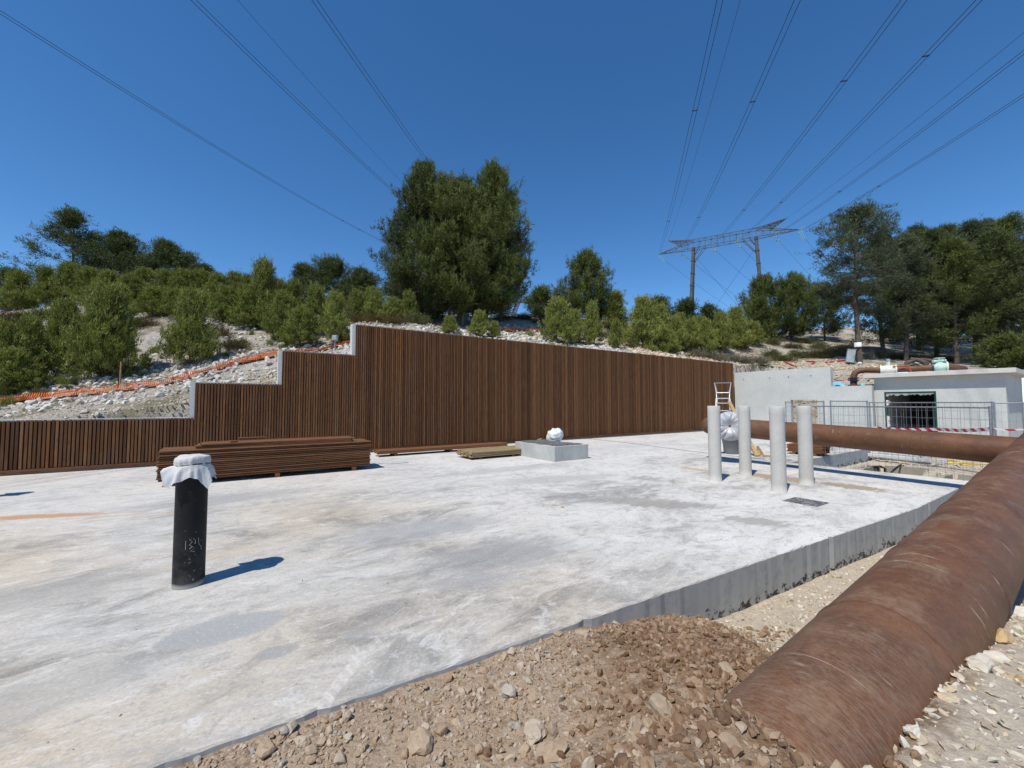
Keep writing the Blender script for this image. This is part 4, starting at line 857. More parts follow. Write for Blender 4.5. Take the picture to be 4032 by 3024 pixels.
# ================================================================== THINGS BEHIND THE POSTS
def ladder():
    c = at(2850, 1700, 14.6); e = empty('step_ladder', (c[0], c[1], 0), R(-28)); tag(e, 'aluminium folding platform ladder standing in front of the timber wall', 'ladder')
    top = 1.72; rail = 2.28
    for sx in (-1, 1):
        MB().bar((sx * .30, -.55, 0), (sx * .20, -.05, top), .06, .028).build('front_rail', M['alu'], e)
        MB().bar((sx * .31, .62, 0), (sx * .20, .12, top), .05, .025).build('rear_rail', M['alu'], e)
        MB().tube([(sx * .20, -.05, top), (sx * .21, .1, rail - .35), (sx * .26, .12, rail)], .016, 8).build('guard_post', M['alu'], e)
        MB().tube([(sx * .19, .34, rail - .33), (sx * .26, .34, rail)], .014, 8).build('guard_post', M['alu'], e)
        MB().tube([(sx * .26, .12, rail), (sx * .26, .36, rail + .01)], .016, 8).build('handrail', M['alu'], e)
    for i in range(1, 7):
        t = i / 6.6; MB().box((0, -.55 + .5 * t, top * t), (.60 - .19 * t, .09, .028), 0, .004).build('step', M['alu'], e)
    for z in (.45, .95): MB().bar((-.28, .62 - .5 * z / top, z), (.28, .62 - .5 * z / top, z), .03).build('brace', M['alu'], e)
    MB().box((0, .16, top + .012), (.46, .42, .03), 0, .005).build('platform', M['alu'], e)
    MB().tube([(-.22, .34, rail - .34), (.22, .34, rail - .34)], .014, 8).build('handrail', M['alu'], e)
    MB().box((0, .36, rail + .01), (.5, .16, .035), 0, .01).build('tool_tray', M['grey'], e)
ladder()
p = onz(2882, 1786); e = empty('grey_tub', (p[0], p[1], 0)); tag(e, 'dark grey plastic tub standing under the wrapped pipe branch', 'tub')
b = MB(); b.lathe([(.001, 0), (.21, 0), (.22, .03), (.30, .58), (.325, .59), (.325, .63), (.30, .63), (.21, .05), (.001, .04)], seg=32); b.build('body', M['grey'], e)
p = onz(2847, 1784); e = empty('road_barrier', (p[0], p[1], 0), R(20)); tag(e, 'red and white plastic barrier left of the grey tub', 'barrier')
MB().box((0, 0, .27), (.12, .10, .54), 0, .01).build('white_end', M['white'], e); MB().box((.16, .02, .25), (.2, .08, .42), 0, .02).build('red_panel', M['red'], e); MB().box((.05, 0, .02), (.3, .22, .04), 0, .008).build('foot', M['black'], e)
def beam(name, a, b_, w, h, label): 
    o = MB().bar(a, b_, w, h).build(name, M['rawwood']); return tag(o, label, 'beam')
A_ = onz(2981, 1798); B_ = at(2871, 1583, 14.2); beam('leaning_beam', (A_[0], A_[1], .01), tuple(B_), .10, .07, 'long pale timber beam leaning against the step ladder')
A_ = onz(3003, 1793); B_ = at(2981, 1757, 12.6); beam('leaning_beam', (A_[0], A_[1], .01), tuple(B_), .09, .06, 'short pale timber prop beside the long leaning beam')
A_ = onz(2990, 1797); B_ = at(2983, 1765, 12.7); beam('leaning_beam', (A_[0], A_[1], .01), tuple(B_), .06, .05, 'thin timber prop between long leaning beam and short prop')
A_ = onz(3002, 1798); B_ = onz(3060, 1801); beam('timber_offcut', (A_[0], A_[1], .03), (B_[0], B_[1], .03), .08, .05, 'short timber offcut lying on the slab behind the posts')
rock('rubble_lump', 3108, 1812, 0, .09, M['clod'], 'lump of brown mortar lying on the slab behind the rightmost post', 91, .6, .9)
rock('mortar_lump', 2214, 1998, 0, .035, M['gravel'], 'small brown mortar lump on the open slab in the middle', 92, .6, .4)
cable('slab_joint_cable', 'thin dark cable lying across the far part of the slab', 'cable', [g(2310, 1727, .006), g(2480, 1745, .006), g(2640, 1766, .006), g(2800, 1786, .006), g(3010, 1808, .006)], .008, M['grey'])

# ================================================================== YARD: CHAMBERS, SITE FENCE
def P2(a, b_, z=0.): q = PO + PAx * a + PBx * b_; return (q[0], q[1], z)
def chamber_lining(name, label, a0, a1, b0, b1):
    e = empty(name, P2((a0 + a1) / 2, (b0 + b1) / 2, -.5)); tag(e, label, 'pit'); bpy.context.view_layer.update(); inv = e.matrix_world.inverted(); T = .12
    def wallp(A, B, n):
        A = np.array(A); B = np.array(B); n = np.array(n); k = 28; rr = random.Random(int(abs(A[0] * 100))); b = MB(); vs = []
        for i in range(k + 1):
            q = A + (B - A) * i / k; zt = -.43 + .10 * float(fbm(q[0] * 2.2, q[1] * 2.2, 4)); 
            for off, z in ((0, -1.85), (0, zt), (T, zt - .01), (T, -1.85)): vs.append(inv @ Vector((q[0] + n[0] * off, q[1] + n[1] * off, z)))
        fs = [(i * 4 + j, i * 4 + j + 1, i * 4 + j + 5, i * 4 + j + 4) for i in range(k) for j in range(3)]
        b.add(vs, fs + [(0, 1, 2, 3), (k * 4 + 3, k * 4 + 2, k * 4 + 1, k * 4)]); b.build('lining_wall', M['pitconc'], e)
    a_, b_ = PAx, PBx
    wallp(P2(a0 + .1, b1)[:2], P2(a1 - .1, b1)[:2], b_); wallp(P2(a1, b0)[:2], P2(a1, b1)[:2], a_); wallp(P2(a0, b0)[:2], P2(a0, b1)[:2], -a_)
    return e
chamber_lining('open_chamber', 'open concrete pit with bent pipe ends, left of the two', 1.38, 2.75, .7, 5.3)
chamber_lining('open_chamber', 'open concrete pit nearest the thick pipe, right of the two', -1.7, 1.02, .7, 4.6)
def step_iron(o):
    b = MB(); 
    for dx in (0, .22): b.tube([(o[0] + dx, o[1], -.95), (o[0] + dx, o[1] - .03, -.50), (o[0] + dx - .12, o[1] - .02, -.44), (o[0] + dx - .30, o[1] + .02, -.45)], .035, 8)
    tag(b.build('bent_pipes', M['black']), 'pair of bent dark steel pipes rising out of the left pit', 'pipes')
q = at(3455, 1850, 13.2); step_iron((q[0], q[1]))
q = P2(1.75, 5.28); cable('black_cables', 'black cables hanging from a hole in the left pit wall', 'cables', [tuple(at(3548, 1830, 13.15)), tuple(at(3535, 1838, 13.0)), tuple(at(3515, 1855, 12.8)), tuple(at(3495, 1875, 12.6))], .028, M['black'])
cable('yellow_hose', 'tangle of yellow hose lying on the rubble behind the pits', 'hose', [tuple(at(px, py, Y)) for px, py, Y in ((3668, 1806, 14.), (3700, 1812, 13.6), (3680, 1818, 13.3), (3740, 1812, 13.4), (3780, 1824, 12.8), (3720, 1823, 13.), (3800, 1822, 12.8), (3860, 1827, 12.4), (3780, 1830, 12.5), (3900, 1826, 12.2))], .022, M['yellow'])
MB_ = MB().box((0, 0, 0), (1.7, .3, .22), 0, .02)
q = at(3530, 1795, 14.3); tag(MB_.build('concrete_block', M['wallconc'], None, (q[0], q[1], q[2] - .02), (0, 0, UANG)), 'long concrete block lying behind the left pit', 'block')
q = at(3560, 1803, 13.6); tag(MB().box((0, 0, 0), (2.0, .12, .1), 0, .01).build('concrete_beam', M['coreconc'], None, (q[0], q[1], q[2]), (0, 0, UANG - .08)), 'thin pale concrete beam in front of the long concrete block', 'block')

def fence_panel(a, b_, zb, zt, label, label_foot=None, rotpost=True, gap=.1, lean=0., wire=.0042):
    a = np.array(a); b_ = np.array(b_); L = float(np.linalg.norm(b_ - a)); ang = math.atan2(*(b_ - a)[::-1])
    e = empty('site_fence_panel', (a[0], a[1], zb), ang); tag(e, label, 'fence', 'steel mesh site fence panels'); H = zt - zb; e.rotation_euler = (lean, 0, ang)
    for x in (0, L): MB().tube([(x, 0, -.05), (x, 0, H + .03)], .021, 10).build('post', M['galv'], e)
    for z in (.12, H): MB().tube([(0, 0, z), (L, 0, z)], .016, 8).build('rail', M['galv'], e)
    b = MB(); n = int(L / gap)
    for i in range(1, n): b.bar((L * i / n, -.004, .12), (L * i / n, -.004, H), wire)
    for i in range(1, 8): b.bar((0, .004, .12 + (H - .12) * i / 8), (L, .004, .12 + (H - .12) * i / 8), wire)
    tag(b.build('wire_mesh', M['galv'], e), None, None, None, 'stuff'); return e
F0 = at(3168, 1800, 12.9); F1 = at(3908, 1800, 7.9)
fence_panel(F0[:2], F1[:2], -.45, 1.47, 'long wire mesh fence panel directly behind the rusty cross pipe', gap=.17)
F2 = at(3278, 1800, 13.7); F3 = at(3423, 1800, 14.9)
fence_panel(F2[:2], F3[:2], -.45, 1.63, 'narrow mesh fence panel standing in front of the concrete wall step', gap=.12)
F4 = at(3918, 1800, 11.0); fence_panel(F3[:2] + [.06, -.02], F4[:2], -.45, 1.58, 'wire mesh fence panel in front of the dark doorway', gap=.17)
F5 = at(4040, 1800, 10.6); fence_panel(F4[:2] + [.05, 0], F5[:2], -.45, 1.56, 'wire mesh fence panel at the right edge in front of the pump chamber', gap=.1)
F6 = at(3100, 1800, 19.); fence_panel(F6[:2], F2[:2] + [.0, .3], -.1, 1.62, 'mesh fence panel running back to the opening in the concrete wall', gap=.1)
for px, py, Y, lab in ((3293, 1815, 13.6, 'concrete fence foot at the left end of the pits'), (3440, 1790, 14.7, 'concrete fence foot behind the left pit'), (3925, 1800, 10.9, 'concrete fence foot hidden behind the cross pipe at right')):
    q = at(px, py, Y); b = MB(); b.box((0, 0, .07), (.62, .2, .14), 0, .02); b.box((0, 0, .15), (.2, .16, .04), 0, .01); e = b.build('fence_foot', M['boxconc'], None, (q[0], q[1], max(-.42, q[2] - .1)), (0, 0, .4)); tag(e, lab, 'fence foot', 'concrete feet of the site fence')
def tape():
    q0 = at(3440, 1683, 11.5); q1 = at(3700, 1690, 9.6); q2 = at(3912, 1688, 8.05); q3 = at(4060, 1686, 7.9)
    e = empty('barrier_tape', tuple(q0), math.atan2((q2 - q0)[1], (q2 - q0)[0])); tag(e, 'red and white barrier tape strung along the mesh fence', 'tape'); bpy.context.view_layer.update(); inv = e.matrix_world.inverted()
    P = []; 
    for A, B in ((q0, q1), (q1, q2), (q2, q3)):
        for i in range(14): t = i / 14; p = A + (B - A) * t; P.append(p - [0, 0, .03 * math.sin(math.pi * t)])
    b = MB(); vs = []; n = len(P)
    for i, p in enumerate(P):
        tw = .5 if i > 27 else 1.; vs += [inv @ Vector((p[0], p[1], p[2] + .036 * tw)), inv @ Vector((p[0], p[1], p[2] - .036 * tw)), inv @ Vector((p[0] + .003, p[1] + .003, p[2] - .036 * tw)), inv @ Vector((p[0] + .003, p[1] + .003, p[2] + .036 * tw))]
    b.add(vs, [(i * 4 + j, i * 4 + (j + 1) % 4, i * 4 + 4 + (j + 1) % 4, i * 4 + 4 + j) for i in range(n - 1) for j in range(4)]); ro = b.build('ribbon', M['tape'], e)
    dl = np.r_[0, np.cumsum([np.linalg.norm(P[i + 1] - P[i]) for i in range(n - 1)])]; ta = ro.data.attributes.new('tint', 'FLOAT', 'POINT'); ta.data.foreach_set('value', np.repeat(dl, 4).astype(np.float32))
tape()

# ================================================================== PIPEWORK BEHIND THE WALL STEP
def flange(b, p, d, r0, t=.035): d = Vector(d).normalized(); p = Vector(p); b.tube([p - d * t, p + d * t], r0, 24); return b
def pipework():
    Y = 20.6; z = lambda px, py, Yq=Y: Vector(at(px, py, Yq + 2.5))
    e = empty('bypass_pipe', tuple(z(3362, 1540))); tag(e, 'rusty bypass pipe with two bends rising behind the concrete wall', 'pipe'); bpy.context.view_layer.update(); inv = e.matrix_world.inverted(); I = lambda v: inv @ v
    A = z(3361, 1560); B = z(3361, 1495); C = z(3363, 1472, 20.5); D = z(3385, 1462, 20.4); E_ = z(3470, 1458, 19.8); 
    path = [A, B, z(3362, 1480), z(3368, 1467, 20.55), z(3384, 1459.5, 20.5), z(3410, 1457, 20.3), E_]
    MB().tube([I(p) for p in path], .155, 20).build('bend', M['rustclean'], e)
    MB().tube([I(z(3525, 1455, 19.5)), I(z(3675, 1448, 18.6))], .155, 20).build('barrel', M['rustclean'], e)
    MB().tube([I(p) for p in (z(3720, 1445, 18.4), z(3750, 1446, 18.3), z(3772, 1448, 18.7), z(3788, 1450, 19.3), z(3796, 1452, 20.3))], .15, 20).build('bend', M['rustclean'], e)
    for p, d in ((z(3361, 1497), (0, 0, 1)), (z(3361, 1489), (0, 0, 1))): flange(MB(), I(p), d, .25, .03).build('flange', M['navy'], e)
    dd = z(3675, 1448, 18.6) - z(3525, 1455, 19.5)
    v = empty('white_valve', tuple(z(3498, 1456, 19.6))); tag(v, 'off white valve with small square actuator on the bypass pipe', 'valve'); 
    b = MB(); b.tube([-dd.normalized() * .32, -dd.normalized() * .15, dd.normalized() * .15, dd.normalized() * .32], [.2, .235, .235, .2], 24); b.build('body', M['offwhite'], v)
    for s in (-1, 1): flange(MB(), dd.normalized() * .3 * s, dd, .27, .03).build('flange', M['offwhite'], v)
    stem = MB().box((0, 0, .32), (.12, .12, .2), 0, .01).build('stem', M['offwhite'], v); MB().box((0, 0, .50), (.13, .11, .16), 0, .01).build('actuator', M['greybox'], stem); pass
    g_ = empty('green_valve', tuple(z(3700, 1446, 18.5))); tag(g_, 'mint green gate valve with handwheel at the end of the bypass pipe', 'valve'); u = dd.normalized()
    b = MB(); b.tube([-u * .26, -u * .1, u * .1, u * .26], [.18, .24, .24, .18], 24); b.build('body', M['mint'], g_); flange(MB(), u * .26, u, .27, .03).build('flange', M['offwhite'], g_); flange(MB(), -u * .26, u, .27, .03).build('flange', M['navy'], g_)
    bon = MB().tube([(0, 0, .1), (0, 0, .36)], [.13, .09], 16).build('bonnet', M['mint'], g_); MB().tube([(-.32, .0, .30), (.3, 0, .34)], .07, 12).build('gearbox', M['mint'], g_)
    wv = MB().tube([(.2 * math.cos(t), .2 * math.sin(t), .46) for t in np.linspace(0, 2 * math.pi, 25)], .018, 6, False)
    for t in (0, 2.1, 4.2): wv.tube([(0, 0, .46), (.2 * math.cos(t), .2 * math.sin(t), .46)], .014, 6)
    wv.tube([(0, 0, .34), (0, 0, .47)], .025, 8); wv.build('handwheel', M['mint'], bon)
    f = axis_empty('blue_flange', z(3300, 1528, 20.9), Vector((-.3, -.8, .5))); tag(f, 'light blue flanged elbow peeking over the step of the concrete wall', 'flange')
    b = MB(); b.lathe([(.2, -.05), (.36, -.05), (.40, 0), (.40, .05), (.34, .06), (.2, .02)], seg=32); b.build('ring', M['blue'], f); b = MB(); b.lathe([(.001, .03), (.2, .02)], seg=24); b.build('cover', M['navy'], f)
    b = MB(); b.lathe([(.42, -.16), (.46, -.1), (.43, -.06)], seg=32); b.build('back_ring', M['rustclean'], f)
    h = MB().tube([z(3340, 1524, 20.8), z(3440, 1521, 20.4)], .12, 16).build('manifold_pipe', M['rustclean']); tag(h, 'short rusty manifold pipe lying just above the wall step', 'pipe')
    f2 = axis_empty('coupling', z(3397, 1519, 20.5), u); tag(f2, 'blue and white pipe coupling on the manifold', 'coupling'); b = MB(); b.lathe([(.13, -.09), (.18, -.09), (.18, -.05), (.15, -.04), (.15, .04), (.18, .05), (.18, .09), (.13, .09)], seg=24); b.build('ring', M['blue'], f2)
    cable('red_conduit', 'red cable looping over the bypass pipe to the roof', 'conduit', [z(3515, 1443, 19.3), z(3560, 1441, 19.1), z(3575, 1444, 18.9), z(3588, 1462, 18.7)], .03, M['redpipe'])
    cable('red_conduit', 'thin red cable running to the upright pipe behind the wall step', 'conduit', [z(3285, 1495, 20.6), z(3310, 1498, 20.6), z(3345, 1493, 20.5)], .02, M['redpipe'])
pipework()
for pts, lab in (([(3090, 1408, 29), (3110, 1425, 28.3), (3138, 1450, 27.4)], 'red conduit running down the bank, leftmost of the three'), ([(3170, 1413, 28.8), (3210, 1428, 28.2), (3195, 1445, 27.6)], 'red conduit making a hook on the bank above the concrete wall'), ([(3250, 1431, 27.4), (3290, 1418, 27.6), (3332, 1413, 27.6)], 'red conduit leading to the grey cabinet at the leaning pine')):
    P = []
    for px, py, Y in pts: q = at(px, py, Y); P.append((q[0], q[1], float(hz(q[0], q[1])) + .06))
    cable('red_conduit', lab, 'conduit', P, .05, M['redpipe'], 8, 'red conduits on the bank')

# ================================================================== VEGETATION
def norm(a): return a / (np.linalg.norm(a, axis=-1, keepdims=True) + 1e-9)
def needles(C, D, k, L, w, spread, r, tint, base_j=.3):
    """k needle triangles per shoot at C pointing along D"""
    n = len(C); C = np.repeat(C, k, 0); Dk = norm(np.repeat(D, k, 0) + r.normal(scale=spread, size=(n * k, 3))); l = L * r.uniform(.6, 1.15, (n * k, 1)); ww = w * r.uniform(.7, 1.3, (n * k, 1))
    side = norm(np.cross(Dk, r.normal(size=Dk.shape))); b = C + r.normal(scale=L * base_j, size=C.shape)
    V = np.stack([b - side * ww / 2, b + side * ww / 2, b + Dk * l], 1).reshape(-1, 3); F = np.arange(len(V)).reshape(-1, 3)
    t = np.clip(np.repeat(tint, k) + r.normal(scale=.08, size=n * k), 0, .89); return V, F, np.repeat(t, 3)
def limb_tubes(segs, seg=5):
    """segs: list of (p0,p1,r0,r1) -> V,F of quads"""
    V = []; F = []
    for p0, p1, r0, r1 in segs:
        d = p1 - p0; d = d / (np.linalg.norm(d) + 1e-9); u = np.cross(d, [.3, .5, .81]); u /= np.linalg.norm(u) + 1e-9; v = np.cross(d, u); b = len(V)
        for p, rr_ in ((p0, r0), (p1, r1)):
            for i in range(seg): a = 2 * math.pi * i / seg; V.append(p + (u * math.cos(a) + v * math.sin(a)) * rr_)
        for i in range(seg): j = (i + 1) % seg; F.append((b + i, b + j, b + seg + j, b + seg + i))
    return np.array(V), np.array(F)
def pine_meshes(seed, H, Rad, base=.25, nbr=46, puffs=6, tufts=11, k=8, L=.24, w=.036, prof='dome', lean=(0, 0), mat='pine', up=.35, trunks=1, spreadT=.0, puffr=.20, gap=0., trunk_r=None, dead=False, shoot=0., candle=0.):
    r = np.random.default_rng(seed); segs = []; C = []; D = []; T = []
    for ti in range(trunks):
        off = np.array([r.normal() * spreadT, r.normal() * spreadT, 0]) if trunks > 1 else np.zeros(3); h = H * (1 if ti == 0 else r.uniform(.75, .97)); tr = (trunk_r or H * .018) * (1 if ti == 0 else .8)
        nseg = 9; bend = r.normal(scale=.02 * H, size=2)
        def tp(u): return np.array([off[0] * (1 + u * .8) + lean[0] * u + bend[0] * math.sin(u * 3), off[1] * (1 + u * .8) + lean[1] * u + bend[1] * math.sin(u * 2.4 + 1), h * u])
        for i in range(nseg):
            u0, u1 = i / nseg, (i + 1) / nseg; segs.append((tp(u0) - (np.array([0, 0, .25]) if i == 0 else 0), tp(u1), tr * (1 - .86 * u0), tr * (1 - .86 * u1)))
        for bi in range(nbr // trunks):
            u = base + (1 - base) * ((bi + r.random()) / (nbr // trunks)); v = (u - base) / (1 - base)
            if prof == 'dome': f = (1 - v ** 1.6) ** .8 * (.66 + .34 * min(1, v / .3))
            elif prof == 'cone': f = (1 - v) ** 1.15 * (.8 + .2 * min(1, v / .12)) + .02
            elif prof == 'umbrella': f = (1 - v) ** .42 * (.35 + .65 * min(1, v / .4))
            else: f = (1 - v) ** .6
            az = bi * 2.39996 + r.normal() * .5; ln = Rad * f * 1.12 * r.uniform(.72, 1.12) / (1 if trunks == 1 else 1.25) + .05
            if gap and r.random() < gap: continue
            el = R(r.uniform(-5, 22) + 50 * v * v) if prof != 'cone' else R(r.uniform(5, 32) + 35 * v); p0 = tp(min(u, .98)); d = np.array([math.cos(az) * math.cos(el), math.sin(az) * math.cos(el), math.sin(el)])
            p1 = p0 + d * ln * .6; p2 = p1 + norm(d + np.array([0, 0, up * .8])) * ln * .42; br = max(.008, tr * .28 * (1 - v * .6)); segs += [(p0, p1, br, br * .6), (p1, p2, br * .6, br * .2)]
            btint = r.uniform(.15, .75)
            for pi in range(puffs):
                q = (pi + .5 + r.random() * .5) / puffs; q = .30 + .72 * q; c = p0 + (p1 - p0) * min(q / .6, 1) if q < .6 else p1 + (p2 - p1) * (q - .6) / .42
                c = c + np.clip(r.normal(size=3), -1.2, 1.2) * np.array([.10, .10, .07]) * ln * (.4 + q * .6); m = max(3, int(tufts * r.uniform(.6, 1.4)))
                pr = puffr * r.uniform(.7, 1.3); ptint = r.uniform(-.15, .5); pts = c + r.normal(size=(m, 3)) * np.array([pr, pr, pr * .75]); outd = norm((pts - c) + d * pr * 1.1 + np.array([0, 0, up]) * pr * 2.2)
                if shoot:
                    sd = norm(outd * .45 + np.array([0, 0, 1.]) + r.normal(scale=.16, size=(m, 3))); sl = shoot * r.uniform(.45, 1.3, (m, 1)) * (.5 + .6 * v); tb = np.clip(btint + r.normal(scale=.12, size=m), 0, 1)
                    for q_ in (0., .25, .5, .75, 1.): C.append(pts + sd * sl * q_); D.append(sd * 1.25); T.append(np.clip(tb * .8 + .3 * q_, 0, 1))
                    continue
                if candle:
                    pc = pts[:2]; sd = norm(outd[:2] * .6 + np.array([0, 0, 1.]) + r.normal(scale=.15, size=(len(pc), 3))); sl = candle * r.uniform(.5, 1.2, (len(pc), 1))
                    for q_ in (.2, .5, .8, 1.1): C.append(pc + sd * sl * q_); D.append(sd * 1.3); T.append(np.full(len(pc), np.clip(btint * .4 + ptint + .25 * q_ + .1, 0, 1)))
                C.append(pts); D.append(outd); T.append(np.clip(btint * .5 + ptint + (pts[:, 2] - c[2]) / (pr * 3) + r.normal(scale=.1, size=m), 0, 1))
            if dead and v < .45:
                for _ in range(5):
                    q0 = p0 + (p1 - p0) * r.uniform(.2, 1); q1 = q0 + norm(d + r.normal(scale=.6, size=3)) * ln * r.uniform(.2, .45); segs.append((q0, q1, .012, .005))
    V, F, t = needles(np.vstack(C), np.vstack(D), k, L, w, .55, r, np.concatenate(T)); crown = fast_mesh('crown', V, F, M[mat], False, {'tint': t})
    tv, tf = limb_tubes(segs, 7); trunk = fast_mesh('trunk', tv, tf, M['bark'], True); return trunk, crown
TREES = 0
def tree(name, px, Y, top, label, group=None, seed=1, width=None, cat='tree', zoff=0., **kw):
    """a tree rooted on the hillside; its top and width in photograph units at its depth"""
    q = at(px, 1300, Y); z = float(hz(q[0], q[1])) + zoff; H = float(at(px, top, Y)[2]) - z; Rad = width / 1631 * Y / 2 * 1.02
    tr, cr = pine_meshes(seed, H, Rad, **kw); e = empty(name, (q[0], q[1], z)); tag(e, label, cat, group); link('trunk', tr, e); link('crown', cr, e); return e
# tall clump on the rise
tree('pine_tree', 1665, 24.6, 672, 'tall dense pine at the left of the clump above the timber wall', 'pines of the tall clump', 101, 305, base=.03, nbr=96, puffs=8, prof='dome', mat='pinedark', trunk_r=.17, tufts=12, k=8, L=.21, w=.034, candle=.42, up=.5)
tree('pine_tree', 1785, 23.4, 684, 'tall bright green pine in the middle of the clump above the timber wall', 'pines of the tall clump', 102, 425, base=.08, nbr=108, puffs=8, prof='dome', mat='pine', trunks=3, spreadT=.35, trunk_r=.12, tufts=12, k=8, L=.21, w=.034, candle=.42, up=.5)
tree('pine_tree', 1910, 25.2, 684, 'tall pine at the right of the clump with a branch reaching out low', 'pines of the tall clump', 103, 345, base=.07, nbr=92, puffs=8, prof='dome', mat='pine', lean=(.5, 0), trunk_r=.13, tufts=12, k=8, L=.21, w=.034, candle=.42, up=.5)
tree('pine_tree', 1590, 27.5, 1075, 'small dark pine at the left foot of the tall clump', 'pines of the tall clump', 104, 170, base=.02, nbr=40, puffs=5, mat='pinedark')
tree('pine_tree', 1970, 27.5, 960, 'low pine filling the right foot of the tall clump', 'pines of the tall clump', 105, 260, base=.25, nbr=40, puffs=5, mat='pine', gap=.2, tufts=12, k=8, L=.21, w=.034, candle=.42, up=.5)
# left skyline
tree('pine_tree', 300, 29, 848, 'tall windswept pine on the left skyline with ragged top', 'pines on the left skyline', 111, 320, base=.06, nbr=78, puffs=5, tufts=12, mat='pinedark', lean=(-.6, 0), gap=.33, puffr=.22)
tree('pine_tree', 465, 30, 935, 'dark rounded pine just right of the tall windswept one', 'pines on the left skyline', 112, 280, base=.04, nbr=74, puffs=6, mat='pinedark')
tree('pine_tree', 640, 30, 975, 'wide dark pine at the right end of the left skyline group', 'pines on the left skyline', 113, 250, base=.03, nbr=70, puffs=6, mat='pinedark')
tree('pine_tree', 735, 33, 1010, 'small dark tree top right of the left skyline group', 'pines on the left skyline', 114, 120, base=.1, nbr=24, puffs=5, mat='pinedark')
tree('pine_tree', 790, 30, 1058, 'low dark pine crown between the thicket and the sky', 'pines on the left skyline', 115, 120, base=.1, nbr=26, puffs=5, mat='pinedark')
tree('pine_tree', 30, 28, 1075, 'dark pine at the left edge of the skyline', 'pines on the left skyline', 116, 170, base=.1, nbr=28, puffs=5, mat='pine')
tree('pine_tree', 1190, 32, 1055, 'small upright pine at the left of the rounded skyline clump', 'rounded skyline clump', 121, 130, base=.05, nbr=30, puffs=5, mat='pinedark')
tree('pine_tree', 1310, 32, 1046, 'broad rounded pine in the middle of the skyline clump', 'rounded skyline clump', 122, 270, base=.05, nbr=60, puffs=6, mat='pinedark', prof='dome')
tree('pine_tree', 1425, 31, 1080, 'rounded pine at the right of the skyline clump', 'rounded skyline clump', 123, 180, base=.03, nbr=44, puffs=6, mat='pinedark')
# right of the clump
tree('pine_tree', 2310, 30.5, 1022, 'bushy pine standing alone between tall clump and pylon', None, 131, 250, base=.04, nbr=70, puffs=6, mat='pine', prof='dome', gap=.1, tufts=12, k=8, L=.21, w=.034, candle=.42, up=.5)
tree('pine_tree', 2130, 31, 1150, 'small round pine left of the lone bushy pine', None, 132, 120, base=.02, nbr=34, puffs=5, mat='pine')
tree('pine_tree', 2425, 29.5, 1162, 'small light pine right of the lone bushy pine', None, 133, 90, base=.02, nbr=30, puffs=5, mat='young', prof='cone')
tree('pine_tree', 2590, 33, 1188, 'dark round bush on the ridge left of the pylon foot', 'dark bushes on the ridge', 134, 150, base=.0, nbr=34, puffs=5, mat='pinedark')
tree('pine_tree', 2700, 34, 1196, 'dark round bush on the ridge at the pylon foot', 'dark bushes on the ridge', 135, 110, base=.0, nbr=30, puffs=5, mat='pinedark')
tree('pine_tree', 2795, 34, 1216, 'dark round bush on the ridge right of the pylon foot', 'dark bushes on the ridge', 136, 110, base=.0, nbr=30, puffs=5, mat='pinedark')
tree('pine_tree', 3090, 37, 1092, 'very broad spreading pine on the ridge right of the pylon', None, 141, 330, base=.05, nbr=90, puffs=7, mat='pine', trunks=2, spreadT=.5, prof='dome', tufts=12, k=8, L=.21, w=.034, candle=.42, up=.5)
tree('pine_tree', 3240, 38, 1130, 'lower pine joined to the right of the broad spreading pine', None, 142, 200, base=.08, nbr=46, puffs=6, mat='pinedark', L=.26, w=.04)
tree('pine_tree', 2990, 36.5, 1190, 'low pine at the left foot of the broad spreading pine', None, 143, 150, base=.0, nbr=40, puffs=5, mat='pine', L=.24, w=.036)
lp = tree('leaning_pine', 3372, 27, 852, 'tall slender pine with bare trunk beside the grey cabinet', None, 151, 400, base=.38, nbr=62, puffs=6, tufts=12, mat='pinegrey', prof='umbrella', lean=(.55, 0), gap=.12, trunk_r=.17, dead=True)
# wood at the right
FT = [(3480, 31, 930, 260), (3570, 28.6, 945, 290), (3680, 31, 918, 300), (3770, 27.6, 960, 320), (3840, 31, 885, 330), (3930, 27.2, 925, 330), (4000, 30, 862, 340), (4100, 26.5, 930, 360), (3620, 34, 905, 280), (3740, 36, 900, 300), (3900, 36, 880, 300)]
FL = ['front left pine of the dark wood at the right', 'second front pine of the dark wood with dead lower branches', 'pine behind the left part of the dark wood', 'front pine with pale bare trunk in the middle of the dark wood', 'tall pine in the middle of the dark wood', 'front pine right of the bare trunk in the dark wood', 'tallest pine near the right edge of the picture', 'pine cut off by the right edge of the picture', 'pine top showing between the leaning pine and the wood', 'pine at the back of the dark wood left of its tallest', 'pine at the back of the dark wood near the right edge']
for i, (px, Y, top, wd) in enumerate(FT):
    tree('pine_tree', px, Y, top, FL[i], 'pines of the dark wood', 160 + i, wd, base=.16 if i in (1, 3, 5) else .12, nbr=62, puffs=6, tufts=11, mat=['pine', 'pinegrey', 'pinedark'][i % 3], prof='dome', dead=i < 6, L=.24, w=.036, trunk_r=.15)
# undergrowth inside the wood
tree('bush', 3960, 24.5, 1345, 'green bush at the foot of the dark wood behind the chamber roof', None, 181, 190, 'bush', base=0., nbr=34, puffs=5, mat='pine', L=.18)
tree('bush', 4050, 23.5, 1390, 'low green bush at the right edge behind the chamber roof', None, 182, 160, 'bush', base=0., nbr=28, puffs=5, mat='pine', L=.18)

